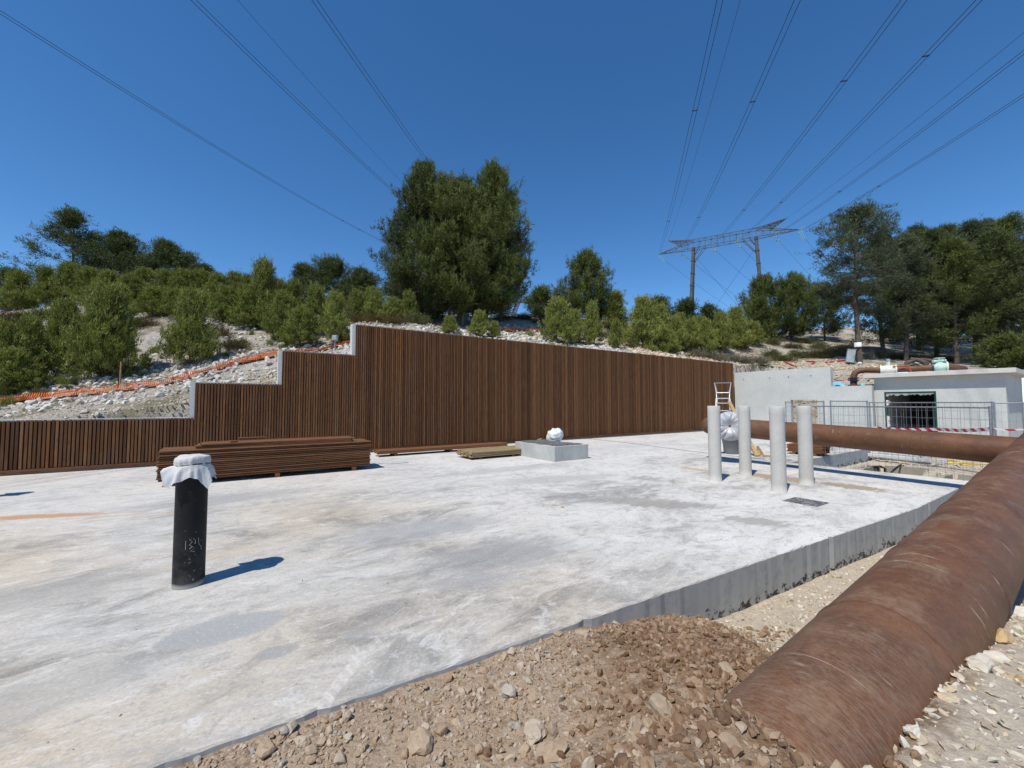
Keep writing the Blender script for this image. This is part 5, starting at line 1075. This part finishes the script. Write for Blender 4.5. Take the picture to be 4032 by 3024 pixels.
# young pines: five shapes, copied over the slope
YP = [pine_meshes(300 + i, 2.2, .85, base=.03, nbr=58, puffs=4, tufts=4, k=5, L=.13, w=.024, prof='cone', mat=m, up=1.1, puffr=.12, trunk_r=.03, shoot=.27) for i, m in enumerate(['young', 'young', 'young', 'younglight', 'younglight'])]
YP += [pine_meshes(320, 2.2, 1.0, base=.02, nbr=84, puffs=5, tufts=4, k=5, L=.13, w=.024, prof='cone', mat='young', up=.9, puffr=.14, trunk_r=.035, shoot=.25)]
def sapling(px, Y, top, width, shape, label, group=None, rz=None, i=0):
    q = at(px, 1300, Y); z = float(hz(q[0], q[1])) - .05; H = max(.5, float(at(px, top, Y)[2]) - z); sw = .86 * width / 1631 * Y / (2 * (.85 if shape < 5 else 1.0)); rr = random.Random(px * 7 + i)
    e = empty('young_pine', (q[0], q[1], z), rr.uniform(0, 6.28)); e.scale = (sw * rr.uniform(.92, 1.08), sw * rr.uniform(.92, 1.08), H / 2.2); tag(e, label, 'young pine', group); link('trunk', YP[shape][0], e); link('crown', YP[shape][1], e); return e
sapling(425, 13.7, 1185, 290, 5, 'large bushy young pine on the left slope above the orange net'); sapling(755, 14.9, 1185, 225, 0, 'young pine standing alone on the scree right of the large bushy one')
sapling(255, 14.6, 1225, 230, 5, 'dark young pine just behind the large bushy one on the left slope'); sapling(120, 13.0, 1290, 200, 1, 'young pine with pointed tip near the left edge'); sapling(25, 12.6, 1310, 180, 2, 'young pine cut by the left edge of the picture'); sapling(60, 12.2, 1400, 230, 5, 'low spreading young pine at the left edge above the net')
sapling(1035, 19.5, 1062, 190, 0, 'tallest pointed young pine at the right of the thicket'); sapling(1110, 17.6, 1180, 170, 1, 'young pine at the right end of the thicket above the wall step'); sapling(1180, 16.8, 1235, 180, 2, 'young pine directly above the second wall step'); sapling(1320, 17.2, 1180, 150, 3, 'light green young pine above the white wall end'); sapling(1240, 18.5, 1150, 170, 2, 'young pine behind the one above the second wall step')
GT = 'young pines of the thicket on the left slope'
ORD = ['first', 'second', 'third', 'fourth', 'fifth', 'sixth', 'seventh', 'eighth', 'ninth', 'tenth', 'eleventh', 'twelfth', 'thirteenth', 'fourteenth', 'fifteenth', 'sixteenth']
i = 0
TH = ((170, 22.3, 1075, 150), (255, 22.6, 1058, 160), (340, 22.2, 1075, 160), (420, 22., 1085, 150), (500, 21.6, 1100, 150), (560, 22.6, 1075, 160), (640, 22., 1085, 160), (715, 22., 1085, 160), (790, 22.4, 1085, 150), (850, 21.6, 1100, 160), (920, 22., 1095, 150), (975, 21.4, 1110, 150), (470, 20.2, 1140, 140), (600, 20., 1150, 170), (690, 19.8, 1155, 170), (885, 19.7, 1150, 180), (975, 19.2, 1165, 170), (60, 22.6, 1090, 150), (380, 20.6, 1130, 140), (1090, 21, 1125, 150), (1150, 21.6, 1125, 140))
back = sorted(q[0] for q in TH if q[1] > 21); front = sorted(q[0] for q in TH if q[1] <= 21)
for px, Y, top, wd in TH:
    i += 1; sapling(px, Y, top, wd, i % 3 if i % 4 else 5, 'young pine in the %s row of the left thicket, %s from left' % (('back', ORD[back.index(px)]) if Y > 21 else ('front', ORD[front.index(px)])), GT, None, i)
GM = 'young pines between thicket and tall clump'
for w_, (px, Y, top, wd) in enumerate(((1400, 23, 1160, 130), (1480, 22, 1165, 140), (1540, 21.5, 1185, 130), (1610, 22, 1165, 120), (1460, 24.5, 1150, 140))):
    i += 1; sapling(px, Y, top, wd, i % 5, 'young pine between the thicket and the tall clump, %s' % ('first from left', 'second from left in front', 'third from left', 'nearest the clump', 'standing farthest back')[w_], GM, None, i)
sapling(1770, 19.3, 1255, 95, 3, 'small bright young pine peeking over the timber wall below the clump'); sapling(1885, 19.8, 1238, 105, 4, 'bright young pine over the timber wall right of the clump trunks'); sapling(1945, 20.2, 1275, 80, 3, 'low bright young pine right beside the one over the timber wall')
sapling(2195, 21.8, 1200, 180, 3, 'bright yellowish young pine, broadest above the timber wall'); sapling(2260, 22.6, 1240, 120, 4, 'bright young pine just right of the broadest one'); sapling(2330, 23.2, 1215, 110, 3, 'slim bright young pine in front of the lone bushy pine'); sapling(2425, 23, 1275, 90, 0, 'dark green young pine on the scree above the timber wall'); sapling(2530, 25.5, 1198, 190, 4, 'tall bright young pine left of the pylon mast'); sapling(2600, 27, 1225, 140, 3, 'bright young pine behind the tall bright one near the mast')
GR = 'bright young pines on the right slope'
RS = ((2660, 27.5, 1265, 110), (2720, 28, 1275, 120), (2780, 28.5, 1280, 120), (2840, 30, 1255, 120), (2900, 31.5, 1235, 140), (2960, 33, 1280, 130), (2680, 30.5, 1250, 110), (2760, 31.5, 1262, 120), (2630, 25.8, 1310, 110))
rs = sorted(q[0] for q in RS)
for px, Y, top, wd in RS:
    i += 1; sapling(px, Y, top, wd, 3 + i % 2, 'bright young pine in the scrub right of the mast, %s from left' % ORD[rs.index(px)], GR, None, i)

# low scrub
def scrub_mesh(seed, mat, n=260, k=8, L=.2, w=.016, flat=.55):
    r = np.random.default_rng(seed); d = norm(r.normal(size=(n, 3))); d[:, 2] = np.abs(d[:, 2]); rad = r.uniform(.35, 1, (n, 1)) * (1 + .25 * np.sin(3 * np.arctan2(d[:, 1:2], d[:, :1]) + seed)); C = d * rad * [.55, .55, flat]
    V, F, t = needles(C, norm(d + [0, 0, .8]), k, L, w, .45, r, r.random(n)); st = [(np.zeros(3), c * .9, .012, .004) for c in C[:30]]
    tv, tf = limb_tubes(st, 4); return fast_mesh('foliage', V, F, M[mat], False, {'tint': t}), fast_mesh('stems', tv, tf, M['twig'], False)
SM = {m: [scrub_mesh(400 + 10 * j + q, m) for q in range(2)] for j, m in enumerate(('scrub', 'dryscrub', 'heath', 'younglight'))}
def shrub(x, y, size, h, mat, label, group, seed):
    rr = random.Random(seed); z = float(hz(x, y)) - .04; fo, st = SM[mat][seed % 2]; e = empty('shrub', (x, y, z), rr.uniform(0, 6)); e.scale = (size, size * rr.uniform(.8, 1.2), h); tag(e, label, 'shrub', group); link('foliage', fo, e); link('stems', st, e)
SK = [('scrub', 'olive green shrub', 'olive shrubs'), ('dryscrub', 'grey dried-out shrub', 'grey dried shrubs'), ('heath', 'brownish heath shrub', 'brownish heath shrubs'), ('younglight', 'fresh green weed tuft', 'green weed tufts')]
def SD_(k, px, Y):
    if k == 3 or Y < 17 and px < 1400: pl = 'on the bank by the orange net' if px < 700 else 'on the scree behind the first two wall steps' if px < 1500 else 'on the scree above the long timber wall'
    elif px < 1000: pl = 'below the left thicket'
    elif px < 1700: pl = 'left of the tall clump trunks'
    elif px < 2250: pl = 'on the ridge just right of the tall clump'
    elif px < 2700: pl = 'between the lone bushy pine and the mast'
    elif px < 3000: pl = 'on the slope right of the mast'
    elif px < 3400: pl = 'on the grassy slope left of the leaning pine' if Y < 32 else 'high on the grassy slope below the broad pine'
    else: pl = 'at the edge of the dark wood'
    m, a, g__ = SK[k]; return m, a + ' ' + pl, g__ + ' ' + pl
rr = random.Random(31); c_ = 0
def put(px, Y, kind, sz, h):
    global c_
    c_ += 1; q = at(px, 1300, Y); shrub(q[0], q[1], sz, h, *SD_(kind, px, Y), c_)
for px, Y, k_, s_, h_ in ((860, 18, 2, 1.0, .8), (930, 16.5, 2, .9, .8), (560, 18.5, 2, 1.2, .9), (480, 17.5, 2, 1.1, .8), (90, 19.5, 2, 1.3, 1.), (20, 19, 2, 1.2, 1.), (180, 20, 0, 1.2, .9), (300, 19.5, 0, 1.1, .9), (1420, 21, 2, 1.4, .8), (1500, 20.5, 2, 1.4, .7), (1560, 19.8, 2, 1.2, .6), (1640, 21, 0, 1.2, .9), (1390, 22.5, 0, 1.3, .9), (1330, 20, 0, 1.1, .9),
                          (1980, 28.5, 2, 1.5, .7), (2060, 29.5, 2, 1.5, .8), (2130, 28.5, 0, 1.3, .7), (2180, 26.5, 0, 1.2, .7), (2360, 27, 0, 1.2, .8), (2450, 27.5, 0, 1.4, .9), (2500, 29, 0, 1.5, 1.), (2640, 26.5, 0, 1.2, .7), (2560, 24.6, 3, .9, .7), (2480, 24.4, 0, .9, .6), (2760, 28, 0, 1.4, .9), (2830, 28, 1, 1.3, .9), (2880, 28.5, 1, 1.5, .9), (2930, 28.6, 1, 1.3, .8), (2980, 29, 1, 1.4, 1.), (3030, 30.5, 0, 1.5, 1.), (3080, 29.5, 0, 1.6, .9), (3140, 30.2, 0, 1.6, 1.), (3200, 30, 2, 1.6, .9), (3250, 30.8, 0, 1.6, .9), (3300, 31, 2, 1.6, .9), (2900, 32, 0, 1.6, 1.1), (2960, 33.5, 0, 1.6, 1.), (3040, 34, 0, 1.6, 1.), (3120, 33, 2, 1.6, .8), (3220, 33.5, 0, 1.5, .8), (3320, 34, 0, 1.5, .8), (3250, 29.2, 2, 1.3, .7), (3320, 29.4, 0, 1.2, .7), (3420, 27.6, 1, .6, 1.), (2740, 27.2, 1, 1.1, .8), (2800, 27.6, 1, 1.2, .8), (2700, 29.5, 0, 1.5, 1.), (2860, 34, 0, 1.6, 1.), (3160, 36, 0, 1.6, .9),
                          (3440, 29.5, 0, 1.4, .8), (3520, 29.8, 2, 1.3, .8), (3600, 29.6, 0, 1.3, .7), (3700, 29.4, 2, 1.3, .7)):
    put(px, Y, k_, s_, h_)
for j in range(58):                                  # weeds along the net and between the stones
    px = rr.uniform(0, 1350); Yw = 8.963 + (px) * .0039 + rr.uniform(1.6, 4.6) + px / 700; put(px, Yw, 3 if rr.random() < .72 else 0, rr.uniform(.16, .38), rr.uniform(.22, .5))
for j in range(14):
    px = rr.uniform(2020, 2900); put(px, 20.3 + (px - 2020) * .0062 + rr.uniform(.8, 3.5), 3 if rr.random() < .5 else 0, rr.uniform(.3, .6), rr.uniform(.3, .6))
# short dry grass
def grass():
    r = np.random.default_rng(55); x, y, s, t = on_hill(9000, r, -4, 37, .4, 17); k = (fbm(x * .5 + 20, y * .5) > .0); x, y = x[k], y[k]; C = np.stack([x, y, hz(x, y)], -1)
    V, F, tt = needles(C, np.tile([0, 0, 1.], (len(C), 1)), 7, .16, .012, .5, r, r.random(len(C)), .35); tag(link('dry_grass', fast_mesh('dry_grass', V, F, M['dryscrub'], False, {'tint': tt})), 'thin dry grass growing between the stones of the hillside', 'grass', None, 'stuff')
grass()
# felled logs behind the chamber
for j, (a, b_, lab) in enumerate((((3600, 1425, 26), (3570, 1430, 24.6), 'short grey felled log, leftmost above the bypass pipe'), ((3590, 1422, 27), (3650, 1437, 24.4), 'grey felled log in the middle above the bypass pipe'), ((3600, 1415, 27.5), (3680, 1432, 24.6), 'long grey felled log pointing at the green valve'))):
    p0 = at(*a); p1 = at(*b_); p0[2] = hz(p0[0], p0[1]) + .25; p1[2] = hz(p1[0], p1[1]) + .35
    tag(MB().tube([tuple(p0), tuple((p0 + p1) / 2 + [0, 0, .03]), tuple(p1)], [.10, .12, .13], 10).build('log', M['bark']), lab, 'log', 'felled logs')

# ================================================================== ORANGE NET, STAKES, SMALL BOXES
def net(name, label, pts, width, drop=.5, seed=1):
    """a slumped length of mesh netting draped over the slope"""
    r = np.random.default_rng(seed); P = np.array([at(*p) for p in pts]); d = np.r_[0, np.cumsum(np.linalg.norm(np.diff(P[:, :2], axis=0), axis=1))]; n = int(d[-1] / .05); u = np.linspace(0, d[-1], n)
    X = np.interp(u, d, P[:, 0]); Y = np.interp(u, d, P[:, 1]); m = 10; rows = []
    for j in range(m + 1):
        v = j / m; sl = (v - .5) * width * (.75 + .6 * fbm(u * .8 + seed, u * 0 + 3)); x = X + FN[0] * sl; y = Y + FN[1] * sl
        z = hz(x, y) + .05 + .22 * np.clip(fbm(u * 1.6, v * 3 + u * 0 + seed) + .14, 0, 1) * math.sin(math.pi * (.15 + .7 * v)) + drop * v * .35; rows.append(np.stack([x, y, z], -1))
    G_ = np.stack(rows, 1); b = MB(); vs = []; fs = []
    def strip(a, c, w):
        dd = c - a; dd = dd / (np.linalg.norm(dd) + 1e-9); q = np.cross(dd, [FN[0] * .3, FN[1] * .3 - .3, .9]); q = q / (np.linalg.norm(q) + 1e-9) * w / 2; k = len(vs); vs.extend([a - q, a + q, c + q, c - q]); fs.append((k, k + 1, k + 2, k + 3))
    for i in range(n):
        for j in range(m):
            strip(G_[i, j], G_[i, j + 1], .024)
    for j in range(m + 1):
        for i in range(n - 1): strip(G_[i, j], G_[i + 1, j], .05 if j in (0, m) else .032)
    o = link(name, fast_mesh(name, np.array(vs), np.array(fs), M['orange'])); tag(o, label, 'netting', 'orange safety netting')
net('orange_net', 'long slumped orange safety net along the foot of the left slope', [(-80, 1612, 11.1), (150, 1592, 11.5), (400, 1562, 12.0), (600, 1535, 12.7), (800, 1482, 13.6), (950, 1435, 14.4), (1110, 1402, 15.2)], .30, .36, 2)
net('orange_net', 'piece of orange net behind the second wall step', [(1110, 1405, 15.2), (1240, 1390, 16.0), (1330, 1375, 16.8), (1400, 1370, 17.2)], .3, .2, 5)
net('orange_net', 'crumpled orange net on the scree right of the clump trunks', [(1925, 1316, 22.8), (1985, 1310, 23.4), (2070, 1296, 24.6), (2150, 1285, 25.4)], .4, .15, 7)
net('orange_net', 'orange net on the scree between the bright young pines', [(2365, 1283, 27.4), (2420, 1285, 27.2), (2470, 1292, 26.8)], .4, .15, 9)
def stake(px, Y, h, lab, mat='galv', r0=.02):
    q = at(px, 1400, Y); z = float(hz(q[0], q[1])); tag(MB().tube([(q[0], q[1], z - .2), (q[0] + .01, q[1], z + h)], r0, 8).build('stake', M[mat]), lab, 'stake', 'marker stakes on the slope')
stake(470, 12.6, .62, 'thin dark steel stake in the orange net near the large bushy young pine', 'black', .014); stake(477, 13.0, .72, 'pale wooden stake beside the thin dark stake', 'rawwood', .022); stake(898, 14.6, .75, 'thin stake in the orange net near the first wall step', 'black', .012); stake(1935, 20.6, .6, 'grey stake behind the timber wall near the clump', 'galv', .025)
def junction():
    Y = 16.2; q = at(1318, 1400, Y); z = float(hz(q[0], q[1])); zt = float(at(1318, 1340, Y)[2]); e = empty('junction_box', (q[0], q[1], z)); tag(e, 'small grey junction box on a thin post behind the second wall step', 'junction box')
    MB().tube([(0, 0, -.2), (0, 0, zt - z)], .025, 8).build('post', M['galv'], e); MB().box((0, 0, zt - z + .09), (.19, .14, .2), 0, .012).build('box', M['greybox'], e); MB().box((0, -.076, zt - z + .09), (.15, .012, .16), 0, .003).build('lid', M['greybox'], e)
junction()
cable('black_hose', 'black hose lying on the scree behind the second wall step', 'hose', [tuple(np.array([*at(px, 1380, Y)[:2], 0]) + [0, 0, float(hz(*at(px, 1380, Y)[:2])) + .08]) for px, Y in ((1265, 16.4), (1310, 16.8), (1350, 17.2), (1400, 17.8), (1450, 18.4))], .03, M['black'])
q = at(3058, 1315, 41.); zz = float(hz(q[0], q[1])); b = MB(); b.lathe([(.16, -.2), (.16, .55), (.12, .6), (.001, .6)], seg=16); tag(b.build('boundary_marker', M['white'], None, (q[0], q[1], zz)), 'small white marker stone on the far grassy slope', 'marker')
def cabinet():
    q = at(3344, 1405, 26.6); z = float(hz(q[0], q[1])); e = empty('electrical_cabinet', (q[0], q[1], z + .12), R(-30)); e.rotation_euler = (0, R(9), R(-30)); tag(e, 'grey electrical cabinet tilted against the leaning pine', 'cabinet')
    MB().box((0, 0, .42), (.42, .28, .84), 0, .02).build('housing', M['bluegrey'], e); dr = MB().box((0, -.147, .42), (.37, .014, .78), 0, .004).build('door', M['bluegrey'], e); MB().box((.14, -.160, .42), (.02, .012, .09)).build('handle', M['black'], dr); MB().box((0, 0, .85), (.46, .32, .03), 0, .008).build('cap', M['bluegrey'], e); pass
    for x in (-.15, .15): MB().tube([(x, 0, -.3), (x, 0, .02)], .03, 8).build('leg', M['galv'], e)
    q2 = at(3378, 1358, 26.75); b = MB(); b.lathe([(.19, -.14), (.19, .14), (.172, .14), (.172, -.14)], seg=24); tag(b.build('paper_sleeve', M['white'], None, tuple(q2)), 'white paper sleeve wrapped round the trunk of the leaning pine', 'notice')
    q3 = at(3384, 1413, 26.2); V0, F0 = rock_protos(2, 1, 5); tag(link('plastic_bag', fast_mesh('plastic_bag', V0[0] * [.22, .16, .14], F0, M['whiteplastic'], True), None, (q3[0], q3[1], float(hz(q3[0], q3[1])) + .1)), 'white plastic bag lying at the foot of the leaning pine', 'bag')
cabinet()

# ================================================================== PYLONS AND POWER LINES
def V3(*a): return Vector(a)
YL = 115.; ML = Vector(at(2731, 981, YL)); MR = Vector(at(2977, 937, YL * .9325)); MR.z = ML.z = (MR.z + ML.z) / 2
CX = (MR - ML); SEP = CX.length; CX.normalize(); PERP = V3(-CX.y, CX.x, 0)
TL, TRt = -SEP * .62, SEP * 1.62                       # arm tips along the cross-arm
ATT = [TL, -SEP * .23, SEP * .30, SEP * .70, SEP * 1.27, TRt]
def pylon():
    e = empty('portal_pylon', (ML.x, ML.y, 0)); tag(e, 'portal pylon with two tubular masts and long lattice cross-arm', 'pylon'); I = Vector((-ML.x, -ML.y, 0)); rr = random.Random(1)
    for k, (top, dirn) in enumerate(((ML, -1), (MR, 1))):
        for w in (-1, 1):
            foot = top + PERP * 2.6 * w + CX * dirn * 2.2; foot.z = 3.; b = MB(); t = top + PERP * .35 * w; path = [t + V3(0, 0, .3)] + [t + (foot - t) * i / 12 for i in range(1, 13)]
            b.tube([p + I for p in path], .43, 12)
            for i in range(1, 12): b.tube([path[i] + I + V3(0, 0, -.12), path[i] + I + V3(0, 0, .12)], .55, 12)
            b.build('mast', M['tower'], e)
    w2, h2 = 1.15, 2.3; b = MB()
    def sec(s, u):                                    # cross-section of the beam at s: half width, bottom, top
        if s < 0: k = max(0., 1 - (-s) / (-TL)); return w2 * k, .0 + 0.2 * (1 - k), h2 * k + .25 * (1 - k)
        if s > SEP: k = max(0., 1 - (s - SEP) / (TRt - SEP)); return w2 * k, .0 + .2 * (1 - k), h2 * k + .25 * (1 - k)
        return w2, 0., h2
    S = list(np.linspace(TL, 0, 7)) + list(np.linspace(0, SEP, 11))[1:] + list(np.linspace(SEP, TRt, 7))[1:]; C = []
    for s in S:
        hw, zb, zt = sec(s, 0); base = ML + I + CX * s; C.append([base + PERP * sx * hw + V3(0, 0, z) for sx, z in ((-1, zb), (1, zb), (1, zt), (-1, zt))])
    for i in range(len(S) - 1):
        for j in range(4): b.bar(C[i][j], C[i + 1][j], .13)
        for j in range(4):
            b.bar(C[i][j], C[i][(j + 1) % 4], .05)
            if (i + j) % 2: b.bar(C[i][j], C[i + 1][(j + 1) % 4], .05)
            else: b.bar(C[i][(j + 1) % 4], C[i + 1][j], .05)
    arm = b.build('cross_arm', M['tower'], e)
    for s0, tip, n_ in ((0, at(2632, 949, 121.5), 'l'), (SEP, at(3096, 860, 100.), 'r')):
        tp = Vector(tip) + I; b = MB(); base = [ML + I + CX * (s0 + q) + PERP * sx * w2 * .8 + V3(0, 0, z) for q, sx, z in ((0, -1, h2), (0, 1, h2), (-3.2 if s0 == 0 else 3.2, 0, 1.4))]
        for p in base: b.bar(p, tp, .17)
        for k in range(1, 5):
            t = k / 5.2; c = [p + (tp - p) * t for p in base]; c2 = [p + (tp - p) * (t + .19) for p in base]
            for j in range(3): b.bar(c[j], c[(j + 1) % 3], .09); b.bar(c[j], c2[(j + 1) % 3], .08)
        b.build('earth_wire_peak', M['tower'], e)
    for s0, sg in ((0, 1), (SEP, -1)):
        b = MB()
        for w in (-1, 1):
            b.bar(ML + I + CX * (s0 + sg * 3.) + PERP * w * w2, ML + I + CX * s0 + PERP * w * .5 + V3(0, 0, -4.), .16); b.bar(ML + I + CX * (s0 + sg * 1.5) + PERP * w * w2, ML + I + CX * s0 + V3(0, 0, -2.2), .12)
        b.build('knee_brace', M['tower'], e)
    for (a_, b__) in (((2740, 1013, 114.), (2935, 1240, 105.)), ((2966, 988, 106.), (2800, 1232, 112.))): MB().tube([Vector(at(*a_)) + I, Vector(at(*b__)) + I], .028, 5).build('stay_cable', M['wire'], e)
    LD = V3(-math.sin(R(16.5)), -math.cos(R(16.5)), 0); AD = V3(.62, .75, -.35).normalized()
    for s in ATT:
        hw, zb, zt = sec(s, 0); a0 = ML + I + CX * s + V3(0, 0, zb)
        for d in (V3(.66, .5, -.5).normalized(), (LD * .98 + V3(0, 0, -.2)).normalized()):
            sd = d.cross(V3(0, 0, 1)).normalized() * .25
            for sx in (-1, 1):
                n = 14; b = MB()
                for k in range(n): p = a0 + sd * sx + d * (.8 + k * .19); b.tube([p - d * .06, p + d * .06], [.11, .04], 8)
                tag(b.build('insulator_string', M['insul'], arm), None, None, None, 'stuff')
pylon()
def sagline(p0, p1, sag, n=40): return [p0 + (p1 - p0) * (i / n) - V3(0, 0, 4 * sag * (i / n) * (1 - i / n)) for i in range(n + 1)]
def conductor(name, label, group, p0, p1, sag, twin=.45, r0=.034, sp=None):
    e = empty(name, tuple(p0)); tag(e, label, 'power line', group); d = (p1 - p0); sd = V3(-d.y, d.x, 0).normalized() * twin / 2; offs = (-1, 1) if twin else (0,)
    for o in offs: MB().tube([q - p0 + sd * o for q in sagline(p0, p1, sag)], r0, 5, False).build('cable', M['wire'], e)
    if twin:
        L = sagline(p0, p1, sag)
        for k in (9, 18, 26, 33):
            q = L[k] - p0; MB().bar(q - sd * 1.15, q + sd * 1.15, .09).build('spacer', M['wire'], e)
    return e
AZ1 = R(16.5); names = ['leftmost', 'second from left', 'third from left', 'third from right', 'second from right', 'rightmost']
TOPX = [(2835, 0), (3140, 0), (3560, 0), (3855, 0), (4032, 205), (4032, 375)]
def run(p0, px, py, zdrop_slope, ext=2.1):
    """continue the cable from its attachment p0 in the vertical plane that passes the surveyed sight line (px,py)"""
    d = ray(px, py); return d
for k, s in enumerate(ATT):
    p0 = ML + CX * s + V3(0, 0, -.2); d = ray(*TOPX[k]); hd = V3(-math.sin(AZ1), -math.cos(AZ1), 0)
    # crossing point of the plane through p0 along hd with the sight line
    A = np.array([[d[0], -hd.x], [d[1], -hd.y]]); t, u = np.linalg.solve(A, [p0.x, p0.y]); q = V3(d[0] * t, d[1] * t, CAMH + d[2] * t)
    slope = (q.z - p0.z) / u; U = 260.; c2 = .00055; c1 = slope - c2 * u          # z = z0 + c1*u + c2*u^2
    e = empty('conductor_pair', tuple(p0)); tag(e, 'twin power cable from the portal pylon, %s of its six' % names[k], 'power line', 'twin cables of the portal pylon'); sd = V3(-hd.y, hd.x, 0) * .24
    f = lambda uu: hd * uu + V3(0, 0, c1 * uu + c2 * uu * uu)
    for o in (-1, 1): MB().tube([f(uu) + sd * o for uu in np.linspace(3, U, 70)], .027, 5, False).build('cable', M['wire'], e)
    for uu in (35, 75, 100 + 3 * k, 150): MB().bar(f(uu) - sd * 1.2, f(uu) + sd * 1.2, .09).build('spacer', M['wire'], e)
    # onward span behind the pylon
    aw = V3(.8, .6, 0); e2 = empty('conductor_pair', tuple(p0)); tag(e2, 'faint cable descending behind the portal pylon, %s of its six' % names[k], 'power line', 'cables behind the portal pylon')
    f2 = lambda uu: aw * uu + V3(0, 0, -.26 * uu + .0009 * uu * uu)
    MB().tube([f2(uu) for uu in np.linspace(2.5, 110, 30)], .028, 5, False).build('cable', M['wire'], e2)
for (px, py, Y), (tx, ty), lab in (((2632, 949, 121.5), (2915, 0), 'thin earth wire from the left peak of the portal pylon'), ((3096, 860, 100.), (4032, 128), 'thin earth wire from the right peak of the portal pylon')):
    p0 = Vector(at(px, py, Y)); d = ray(tx, ty); hd = V3(-math.sin(AZ1), -math.cos(AZ1), 0); t, u = np.linalg.solve(np.array([[d[0], -hd.x], [d[1], -hd.y]]), [p0.x, p0.y]); zq = CAMH + d[2] * t; c2 = .0005; c1 = (zq - p0.z) / u - c2 * u
    tag(MB().tube([p0 + hd * uu + V3(0, 0, c1 * uu + c2 * uu * uu) for uu in np.linspace(0, 240, 60)], .02, 5, False).build('earth_wire', M['wire']), lab, 'power line')

def lattice_tower():
    c = at(2004, 1250, 150); e = empty('lattice_tower', (c[0], c[1], 0)); tag(e, 'distant steel lattice tower half hidden behind the tall clump', 'pylon'); z0 = c[2]
    k = 150 / 1631; P = lambda px, py, dy=0: V3((px - 2004) * k, dy, (1250 - py) * k + z0)
    b = MB()
    def truss(a0, a1, b0, b1, w, n=7):
        for dy in (-w, w):
            for A, B in ((a0, a1), (b0, b1)): b.bar(P(*A, dy), P(*B, dy * .8), .26)
            for i in range(n):
                t, t2 = i / n, (i + 1) / n; L = lambda A, B, t: P(A[0] + (B[0] - A[0]) * t, A[1] + (B[1] - A[1]) * t, dy)
                b.bar(L(a0, a1, t), L(b0, b1, t2), .14); b.bar(L(b0, b1, t), L(a0, a1, t2), .14); b.bar(L(a0, a1, t), L(b0, b1, t), .12)
    truss((1990, 1252), (1950, 1160), (2000, 1252), (1962, 1150), .8); truss((2010, 1252), (2042, 1160), (2025, 1252), (2062, 1150), .8)
    truss((1950, 1160), (1975, 1085), (1962, 1150), (1990, 1085), .8); truss((2042, 1160), (2045, 1085), (2062, 1150), (2058, 1085), .8, 5)
    truss((1700, 1092), (2088, 1092), (1740, 1078), (2075, 1078), 1., 18); truss((2062, 1165), (2090, 1186), (2050, 1190), (2088, 1190), .5, 3)
    for px in (1985, 2030): truss((px - 14, 1252), (px - 30, 1400), (px + 14, 1252), (px + 30, 1400), 1.2, 5)
    b.build('lattice', M['tower'], e)
lattice_tower()
AZ2 = R(6.1); hd = V3(-math.sin(AZ2), -math.cos(AZ2), 0)
for k, (near, farp, twin, lab) in enumerate((((0, 48), (1531, 962), .45, 'twin power cable crossing the upper left sky, lowest of three'), ((762, 0), (1566, 768), .45, 'twin power cable crossing the upper left sky, middle of three'), ((1238, 0), (1735, 708), .45, 'twin power cable ending behind the tall clump, highest of three'), ((935, 0), (1590, 725), 0, 'thin earth wire in the left sky between the middle and highest twin cables'))):
    d1 = ray(*near); q1 = V3(*(d1 * (34 / d1[2]))); q1.z += CAMH
    d2 = ray(*farp); t, u = np.linalg.solve(np.array([[d2[0], hd.x], [d2[1], hd.y]]), [q1.x, q1.y]); q2 = V3(d2[0] * t, d2[1] * t, CAMH + d2[2] * t); fw = V3(-hd.x, -hd.y, 0); Lq = (q2 - q1).to_2d().length
    sl = (q2.z - q1.z) / Lq; c2 = .0006; c1 = sl - c2 * Lq; e = empty('conductor_pair' if twin else 'earth_wire', tuple(q1)); tag(e, lab, 'power line', 'power lines of the left sky'); sd = V3(-hd.y, hd.x, 0) * twin / 2
    f = lambda uu: fw * uu + V3(0, 0, c1 * uu + c2 * uu * uu)
    for o in ((-1, 1) if twin else (0,)): MB().tube([f(uu) + sd * o for uu in np.linspace(-120, 122, 70)], (.025 if twin else .015), 5, False).build('cable', M['wire'], e)
    if twin:
        for uu in (58, 66): MB().bar(f(uu) - sd * 1.25, f(uu) + sd * 1.25, .09).build('spacer', M['wire'], e)
